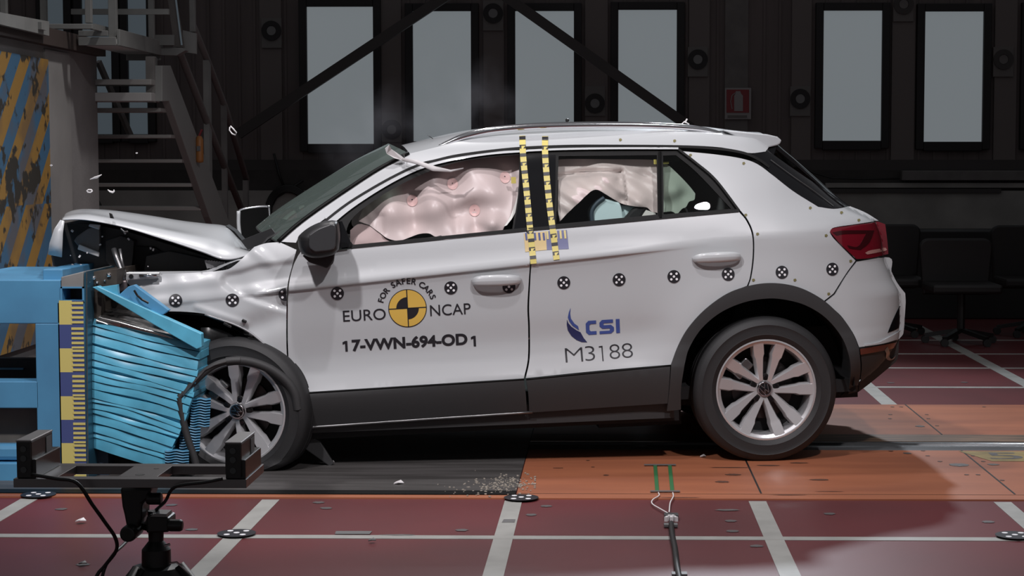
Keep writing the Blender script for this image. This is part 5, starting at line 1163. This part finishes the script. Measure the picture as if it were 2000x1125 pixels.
# ================================================================== PLATFORM AND STAIRS
def wb(b, p, q, w=.05, h=.05): b.bar(p, q, w, h); return b
plt = thing('steel_platform', 'grey steel gantry platform with guard rails at the top left', 'platform', (-3.3, 11.8, 2.1))
Yn, Yf = 11.3, 12.4; zd = P(150, 86, Yn).z; xl = XB+.075; xr = P(228, 86, Yn).x
b = B()
for k in range(15): x = xl+(xr-xl)*k/14; b.bb((x-.006, Yn, zd), (x+.006, Yf, zd+.03))
for k in range(26): y = Yn+(Yf-Yn)*k/25; b.bb((xl, y-.005, zd+.004), (xr, y+.005, zd+.022))
b.build('grating', mat('dull_zinc_grating', (.6, .6, .58), .6), plt)
b = B(); b.bb((xl, Yn-.02, zd-.01), (xr, Yn, P(150, 73, Yn).z)); b.bb((xl, Yn-.02, P(150, 71, Yn).z), (xr-.05, Yn, P(150, 60, Yn).z)); b.bb((xr, Yn, zd-.01), (xr+.02, Yf, zd+.09)); b.bb((xl, Yf, zd-.04), (xr, Yf+.03, zd+.03)); b.build('toe_board', 'grey_metal', plt, bevel=.003)
b = B(); b.bb((P(35, 50, 11.1).x, 11.08, P(100, 57, 11.1).z), (P(182, 50, 11.1).x, 11.12, P(100, 47, 11.1).z)); b.build('guard_rail', 'grey_metal', plt, bevel=.003)
b = B(); wb(b, P(181, 52, 11.1), P(228, 64, 11.75), .03, .035); b.build('guard_rail', mat('pale_steel', (.22, .22, .21), .5, .2), plt)
b = B(); wb(b, P(140, 23, 11.8), P(330, 23, 11.8), .03, .035); b.build('guard_rail', 'grey_metal', plt)
for (x0, x1, y1, Y) in ((166, 178, 45, 11.1), (212, 228, 86, 11.35), (79, 91, 84, 11.3), (290, 301, 92, 12.2), (370, 381, 62, 12.5), (0, 12, 30, 11.0)):
    b = B(); a = P(x0, y1, Y); c = P(x1, y1, Y); b.bb((a.x, Y, a.z), (c.x, Y+.04, 3.4)); b.build('guard_post', 'grey_metal', plt, bevel=.003)
b = B(); b.bb((P(300, 90, 12.3).x, 12.3, P(300, 88, 12.3).z), (P(340, 90, 12.3).x, 12.32, P(300, 68, 12.3).z)); b.build('kick_plate', mat('pale_grey_plate', (.20, .20, .19), .6), plt)
b = B(); b.prism([P(x, y, 12.5) for x, y in ((357, 59), (383, 65), (383, 105), (357, 101))], (0, .03, 0)); b.build('kick_plate', mat('pale_grey_plate2', (.26, .26, .25), .6), plt)
b = B(); b.prism([P(x, y, 12.35) for x, y in ((290, 93), (355, 93), (362, 98), (345, 108), (292, 107))], (0, .1, 0)); b.build('landing_beam', 'grey_metal', plt)
b = B(); b.prism([P(x, y, 12.4) for x, y in ((328, 0), (342, 0), (357, 92), (340, 92))], (0, .06, 0)); b.build('slanted_post', mat('brown_grey_steel', (.15, .135, .125), .5, .2), plt)
b = B(); b.tube([P(343, -5, 12.38), P(355, 88, 12.38)], .006, 6); b.build('wire', 'pane_dim', plt)
b = B(); wb(b, P(230, 76, 11.4), P(290, 92, 12.2), .02, .05); b.build('toe_board', mat('pale_steel2', (.24, .24, .23), .5), plt)
b = B(); b.bb((-5.0, 10.4, P(40, 62, 10.6).z), (XB+.12, 10.5, P(40, 48, 10.6).z)); b.build('gallery_beam', 'grey_metal', plt)
b = B(); b.prism([PXP(x, y, XB+.07) for x, y in ((-20, 22), (0, 26), (86, 42), (86, 70), (0, 50), (-20, 45))], (.03, 0, 0)); b.build('gallery_side_plate', 'grey_metal', plt)
# stairs
Xs = P(300, 130, 12).x
st_ = thing('steel_staircase', 'grey open-tread steel stair running down behind the concrete block', 'staircase', (Xs-.4, 14.0, 0))
def xp(px, py): return PXP(px, py, Xs)
b = B(); b.prism([xp(302, 128), xp(319, 128), xp(432, 425), xp(470, 524), xp(440, 524), xp(396, 424), xp(316, 198), xp(302, 198)], (.05, 0, 0)); b.build('stringer', mat('stair_grey', (.24, .24, .23), .55), st_, bevel=.004)
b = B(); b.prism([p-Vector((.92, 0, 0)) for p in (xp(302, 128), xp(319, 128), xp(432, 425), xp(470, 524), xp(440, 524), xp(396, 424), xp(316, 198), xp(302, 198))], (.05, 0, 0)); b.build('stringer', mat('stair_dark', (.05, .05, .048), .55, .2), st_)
for (y0, y1, xe) in ((155, 166, 290), (181, 198, 290), (211, 219, 308), (263, 270, 328), (311, 318, 349), (358, 365, 368), (403, 411, 386), (449, 457, 405)):
    a = xp(xe+6, (y0+y1)/2); h = (xp(xe, y0)-xp(xe, y1)).length; b = B(); b.bb((Xs-.88, a.y-.03, a.z-h/2), (Xs+.005, a.y+.20, a.z+h/2)); b.build('tread', 'stair' if False else mat('tread_grey', (.30, .29, .275) if y0 != 181 else (.38, .37, .36), .55), st_, bevel=.004)
for pts, r in (([(345, 92), (352, 104), (405, 240), (470, 405)], .028), ([(378, 52), (405, 118), (440, 210), (482, 352)], .026)):
    b = B(); b.tube([xp(*p) for p in pts], r, 8); b.build('handrail', mat('rail_grey', (.16, .15, .145), .5), st_, smooth=True)
for (x, y0, y1, w) in ((404, 118, 380, .045), (480, 352, 520, .03), (437, 205, 452, .02)):
    a = xp(x, y0); c = xp(x, y1); b = B(); b.bb((a.x-.02, a.y-w/2*2, c.z), (a.x+.02, a.y+w/2*2, a.z)); b.build('stair_post', 'grey_metal' if w > .04 else 'wall_post', st_)
b = B(); wb(b, P(192, 120, 12.6), P(255, 265, 12.9), .03, .035); b.build('stair_brace', 'wall_post', st_); b = B(); wb(b, P(300, 113, 12.05), P(300, 198, 12.05), .04, .04); b.build('stair_brace', 'wall_post', st_)
b = B(); b.bb((P(284, 110, 12).x, 12.0, P(284, 200, 12).z), (P(301, 110, 12).x, 12.06, P(284, 110, 12).z)); b.build('stair_column', mat('stair_column_grey', (.20, .19, .18), .6), st_)
# orange fire extinguisher on the stair
ex = P(390, 318, 13.0); b = B(); ext = thing('fire_extinguisher', 'orange fire extinguisher hanging beside the stair handrail', 'extinguisher', (ex.x, 13.0, ex.z))
b = B(); b.lathe([(0, 0), (.026, .004), (.028, .02), (.028, .16), (.018, .185), (.009, .19), (0, .19)], ex, 'z', 16); b.build('cylinder', 'orange', ext, smooth=True)
b = B(); b.box(ex+Vector((0, -.03, .10)), (.026, .004, .035)); b.build('label_plate', 'grey_tape', ext); b = B(); b.bar(ex+Vector((0, 0, .19)), ex+Vector((.02, 0, .235)), .02, .012); b.build('valve', 'sign_red', ext)

# ================================================================== LIGHT GATE ON THE TRIPOD
YL = 4.2
tri = thing('sensor_tripod', 'black tripod head carrying a grey metal bar in the left foreground', 'tripod', (P(305, 1100, YL).x, YL, 0))
yb0 = 4.02
def bx_(b, x0, y0, x1, y1, Y, d, m=0): a = P(x0, y1, Y); c = P(x1, y0, Y); b.k = m; b.bb((a.x, Y, a.z), (c.x, Y+d, c.z)); return b
zt_ = P(300, 936, yb0).z; zb_ = P(300, 953, yb0).z; x0 = P(26, 940, yb0).x; x1 = P(481, 940, yb0).x
b = B(); D = .21
def hbox(xa, xb_, ya_, yb_): b.bb((xa, ya_, zb_), (xb_, yb_, zt_))
xA, xB_, xC, xD = P(105, 930, yb0).x, P(222, 930, yb0).x, P(300, 930, yb0).x, P(432, 930, yb0).x
hbox(x0, x1, yb0, yb0+.035); hbox(x0, x1, yb0+D-.035, yb0+D); hbox(x0, xA, yb0+.035, yb0+D-.035); hbox(xB_, xC, yb0+.035, yb0+D-.035); hbox(xD, x1, yb0+.035, yb0+D-.035)
tb = b.build('mounting_bar', 'alu', tri, bevel=.001)
for xx in (264, 279): b = B(); b.lathe([(0, zt_+.0006), (.006 if xx > 270 else .011, zt_+.0006), (.006 if xx > 270 else .011, zt_-.002)], (P(xx-4, 930, yb0).x, yb0+(.14 if xx > 270 else .06), 0), 'z', 14); b.build('bolt_hole', 'black', tb)
for (xl_, xr_, yt, lab) in ((31, 61, 862, 'black sensor box with a light top, left end of the bar'), (439, 471, 866, 'black sensor box with a light top, right end of the bar')):
    a = P(xl_, yt, yb0); c = P(xr_, yt, yb0); z0 = zt_; t = thing('sensor_box', lab, 'sensor', ((a.x+c.x)/2, yb0+.1, z0), 'sensor boxes on the tripod bar')
    zm = P(31, 898, yb0).z; b = B(); b.bb((a.x, yb0+.004, z0), (c.x+.008, yb0+.19, zm)); b.build('bracket', 'dark_metal', t, bevel=.002)
    b = B(); b.bb((a.x, yb0, z0+.01), (c.x, yb0+.157, a.z)); b.build('housing', mat('sensor_housing', (.045, .042, .042), .4, .4), t, bevel=.003)
    b = B(); b.bb((a.x-.001, yb0-.001, a.z-.001), (c.x+.001, yb0+.158, a.z+.003)); b.build('top_cover', mat('pale_top_cover', (.32, .31, .31), .4, .5), t, bevel=.002)
    b = B(); b.bb((a.x+.002, yb0-.003, z0+.004), (c.x-.001, yb0, a.z-.003)); b.build('front_face', 'black', t)
    for dz in (.25, .55, .8): b = B(); b.lathe([(0, -.002), (.007, -.002), (.007, .003)], ((a.x+c.x)/2, yb0-.003, z0+(a.z-z0)*dz), 'y', 14); b.build('lens', 'gloss_black', t)
    b = B(); b.bb((c.x+.0005, yb0+.105, z0+.03), (c.x+.0015, yb0+.145, a.z-.006)); b.build('rating_label', mat('rating_label_grey', (.26, .26, .26), .6), t)
# tripod head
def tp(x, y, Y=YL-.05): return P(x, y, Y)
hd = B(); hd.prism([tp(x, y) for x, y in ((234, 953), (296, 953), (290, 975), (277, 985), (276, 1015), (266, 1035), (247, 1032), (242, 1006), (238, 990))], (0, .08, 0)); hd.build('tripod_head', 'black', tri, bevel=.006)
b = B(); b.lathe([(0, -.03), (.017, -.03), (.019, -.02), (.019, .05), (0, .05)], tp(255, 1039), 'y', 20); b.build('lock_knob', 'black', tri, bevel=.003)
b = B(); b.lathe([(0, 0), (.012, .001), (.014, .008), (.014, .035), (0, .036)], tp(286, 974), 'x', 16); b.build('lock_knob', 'black', tri, bevel=.002)
b = B(); b.prism([tp(x, y) for x, y in ((285, 1010), (293, 1006), (320, 1009), (330, 1012), (330, 1040), (285, 1042))], (0, .07, 0)); b.build('pan_joint', 'black', tri, bevel=.005)
b = B(); b.lathe([(0, 0), (.012, 0), (.014, .006), (.014, .028), (.011, .034), (0, .035)], tp(328, 1026), 'x', 18); b.build('lock_knob', 'black', tri, bevel=.002)
b = B(); b.prism([tp(x, y, YL-.055) for x, y in ((293, 1009), (303, 1003), (325, 1004), (326, 1010))], (0, .05, 0)); b.build('level_plate', mat('pale_level_plate', (.20, .20, .20), .4, .4), tri)
c = tp(305, 1060, YL); b = B(); b.lathe([(0, .09), (.018, .09), (.018, .065), (.030, .062), (.030, .048), (.018, .045), (.017, .02), (.033, .0), (.034, -.05), (.020, -.055), (.018, -.5), (0, -.5)], Vector((c.x, YL, c.z-.015)), 'z', 24); b.build('centre_column', 'black', tri, angle=30)
b = B(); b.lathe([(0, .0), (.055, -.01), (.075, -.035), (.078, -.06), (0, -.06)], Vector((c.x, YL, tp(305, 1098, YL).z)), 'z', 24); b.build('shoulder', 'black', tri, angle=30)
for k in range(3):
    a = radians(90+120*k+25); b = B(); s_ = Vector((c.x+.05*cos(a), YL+.05*sin(a), tp(305, 1105, YL).z)); e = Vector((c.x+.42*cos(a), YL+.42*sin(a), 0.01)); b.tube([s_, s_.lerp(e, .5), e], [.018, .016, .012], 10); b.build('leg', 'black', tri, smooth=True)
b = B(); b.tube([tp(332, 1100), tp(345, 1098), tp(370, 1120)], .0025, 6); b.build('lever', 'chrome', tri); b = B(); b.tube([tp(322, 1066), tp(332, 1063)], .003, 6); b.build('lever', 'chrome', tri)
cb1 = B(); cb1.tube([P(x, y, Y) for x, y, Y in crom([(62, 927, 4.0), (110, 935, 3.98), (150, 943, 3.98), (180, 985, 4.0), (205, 1020, 4.03), (225, 1050, 4.06), (227, 1075, 4.08), (205, 1105, 4.1), (185, 1135, 4.1), (160, 1240, 4.1), (150, 1500, 4.1), (100, 1570, 4.15)], 5)], .0042, 8)
tag(cb1.build('sensor_cable', 'black_rubber', smooth=True), 'black cable looping down from the left sensor box to the floor', 'cable')
cb1 = B(); cb1.tube([P(x, y, Y) for x, y, Y in crom([(435, 935, 4.0), (400, 942, 3.99), (342, 951, 4.0), (322, 980, 4.05), (295, 1005, 4.3), (262, 1042, 4.32), (240, 1065, 4.2), (220, 1085, 4.12), (200, 1125, 4.1), (185, 1240, 4.12), (175, 1500, 4.12), (130, 1565, 4.2)], 5)], .0038, 8)
tag(cb1.build('sensor_cable', 'black_rubber', smooth=True), 'black cable from the right sensor box passing behind the tripod head', 'cable')

# ================================================================== FLOOR SENSOR, DEBRIS
sw = thing('contact_sensor', 'green contact strips taped to the orange track beside the rear wheel', 'sensor', G(1297, 935))
for (x, y0, x2, y1) in ((1279.5, 908, 1283.5, 959), (1308, 908, 1313, 959)):
    a, c = G(x, y0, .009), G(x2, y1, .009); b = B(); b.bar(a, c, .016, .003); b.build('contact_strip', 'green_tape', sw)
for (xa, xb2, y) in ((1258, 1320, 907.5), (1270, 1328, 959)):
    a, c = G(xa, y, .012), G(xb2, y, .012); b = B(); b.bar(a, c, .022, .002); b.build('tape', 'grey_tape', sw)
for pts in ([(1286, 962), (1287, 968), (1275, 976), (1274, 984), (1290, 994), (1304, 1002)], [(1314, 962), (1315, 970), (1309, 982), (1307, 1000)]):
    b = B(); b.tube([G(x, y, .012) for x, y in crom(pts, 5)], .0028, 6); b.build('white_wire', 'white_plastic', sw, smooth=True)
b = B()
for (dx, dz) in ((-7, 0), (-3, 2), (1, 0), (5, 2), (8, 0)): b.box(G(1310+dx, 1013-dz, .02), (.012, .03, .018), Matrix.Rotation(dx*.06, 3, 'Z'))
b.build('connector_block', 'white_plastic', sw)
b = B(); b.box(G(1311, 1008, .012), (.055, .06, .016)); b.build('connector_tray', mat('connector_dark', (.04, .04, .04), .5), sw)
for (x, y) in ((1310, 1025), (1327, 1121)): b = B(); b.box(G(x, y, .010), (.052, .040, .008)); b.build('tape', 'grey_tape', sw)
b = B(); b.tube([G(x, y, .012) for x, y in crom([(1311, 1022), (1313, 1045), (1318, 1070), (1321, 1095), (1326, 1125), (1345, 1200), (1390, 1320)], 6)], .011, 8); b.build('black_cable', 'black_rubber', sw, smooth=True)
rnd = random.Random(5)
DB = [(188, 346, 8.6, .030, 'thin white sliver flying in front of the concrete block edge'), (175, 373, 8.7, .014, 'small white fragment flying left of the curled one'), (217, 373, 8.6, .018, 'curled white fragment flying over the bonnet tip'), (100, 323, 8.9, .006, 'tiny white speck in front of the striped board'),
      (267, 299, 8.7, .005, 'tiny white speck before the stair treads'), (454, 256, 8.5, .0, 'x')]
for i, (x, y, Y, s, lb) in enumerate(DB):
    p = P(x, y, Y)
    if s == 0:
        b = B(); b.tube([P(a, c, Y) for a, c in ((449, 248), (448, 254), (453, 261), (460, 264), (462, 259), (455, 251), (450, 246))], .003, 6); o = tag(b.build('flying_clip', 'white_plastic', smooth=True), 'white looped clip flying above the bonnet against the dark wall', 'fragment', 'flying fragments'); continue
    b = B()
    if i == 0: b.add([p+Vector(v) for v in ((-.030, 0, -.010), (-.008, -.01, .000), (.026, 0, .012), (.004, .004, -.004))], [(0, 1, 2, 3)]); o = b.build('flying_fragment', 'white_plastic', solid=.003)
    elif i == 2: b.tube([p+Vector(v)*s/.018 for v in ((-.016, 0, .006), (-.006, 0, -.002), (.006, .004, -.006), (.014, 0, -.002), (.013, 0, .006))], [.002, .004, .005, .004, .002], 6); o = b.build('flying_fragment', 'white_plastic', smooth=True)
    else: b.tube([p+Vector((s*cos(a), 0, s*.5*sin(a))) for a in (0, 1, 2, 3, 4, 5, 6.28)], s*.22, 6); o = b.build('flying_fragment', 'white_plastic', smooth=True)
    tag(o, lb, 'fragment', 'flying fragments')
crs = []
for k in range(230):
    x = min(1045, rnd.gauss(985, 45)); y = 950-(x-985)*.12*rnd.random()+rnd.gauss(-4, 9); p = G(x, y, .010)
    if p.y < 8.6: crs.append((p, rnd.uniform(.0015, .0045)))
b = B()
for p, s in crs: b.box(p, (s*2, s*2, s), Matrix.Rotation(rnd.random()*3, 3, 'Z'))
o = tag(b.build('sand_grains', mat('pale_sand', (.35, .31, .26), .7)), 'pale grit scattered over the corner of the black floor plate', 'grit'); o['kind'] = 'stuff'
for i, (x, y, s, lb) in enumerate(((779, 946, .022, 'white chip lying on the black plate edge left of the grit'), (158, 1020, .02, 'folded white paper scrap on the maroon floor left of the tripod'), (162, 1103, .014, 'grey scrap on the maroon floor at the bottom left'), (649, 904, .010, 'white chip on the black plate behind the front wheel'), (727, 1058, .014, 'small dark screw lying below the cross line'), (1373, 893, .014, 'white chip on the orange track before the rear wheel'), (1480, 895, .008, 'tiny chip beside the rear tyre'))):
    p = G(x, y, .006); b = B(); b.add([p+Vector(v)*s for v in ((-1, -.3, 0), (0, -.8, .3), (1, .1, .1), (.3, .9, .5), (-.6, .5, .2))], [(0, 1, 2, 3, 4)]); b.v = [v+Vector((0, 0, .004)) for v in b.v]
    tag(b.build('floor_scrap', 'white_plastic' if i not in (2, 4) else 'grey_tape', solid=.004), lb, 'scrap', 'scraps on the floor')
# ---- faint airbag smoke above the windscreen
m = bpy.data.materials.new('thin_smoke'); m.use_nodes = True; nt = m.node_tree
for n in list(nt.nodes): nt.nodes.remove(n)
out = nt.nodes.new('ShaderNodeOutputMaterial'); vs_ = nt.nodes.new('ShaderNodeVolumeScatter'); vs_.inputs['Color'].default_value = (.9, .9, 1, 1)
tc = nt.nodes.new('ShaderNodeTexCoord'); nz = nt.nodes.new('ShaderNodeTexNoise'); nz.inputs['Scale'].default_value = 5; nz.inputs['Detail'].default_value = 3
ln = nt.nodes.new('ShaderNodeVectorMath'); ln.operation = 'LENGTH'; nt.links.new(tc.outputs['Object'], ln.inputs[0]); nt.links.new(tc.outputs['Object'], nz.inputs[0])
r1 = nt.nodes.new('ShaderNodeMapRange'); r1.inputs[1].default_value = .35; r1.inputs[2].default_value = .05; nt.links.new(ln.outputs['Value'], r1.inputs[0])
r2 = nt.nodes.new('ShaderNodeMapRange'); r2.inputs[1].default_value = .48; r2.inputs[2].default_value = .75; nt.links.new(nz.outputs[0], r2.inputs[0])
mu = nt.nodes.new('ShaderNodeMath'); mu.operation = 'MULTIPLY'; nt.links.new(r1.outputs[0], mu.inputs[0]); nt.links.new(r2.outputs[0], mu.inputs[1])
m2 = nt.nodes.new('ShaderNodeMath'); m2.operation = 'MULTIPLY'; m2.inputs[1].default_value = 0.5; nt.links.new(mu.outputs[0], m2.inputs[0]); nt.links.new(m2.outputs[0], vs_.inputs['Density'])
nt.links.new(vs_.outputs[0], out.inputs['Volume']); M['smoke'] = m
for (x, y, lb) in ((722, 262, 'faint smoke hanging above the torn windscreen edge'), (905, 215, 'faint smoke wisp rising over the roof before the wall')):
    c = P(x, y, 9.4); b = B(); b.lathe([(0, -.34)]+[(.34*cos(radians(a)), .34*sin(radians(a))) for a in range(-75, 76, 15)]+[(0, .34)], (0, 0, 0), 'z', 16)
    o = b.build('smoke_wisp', 'smoke'); o.location = c; o['label'] = lb; o['category'] = 'smoke'; o['kind'] = 'stuff'
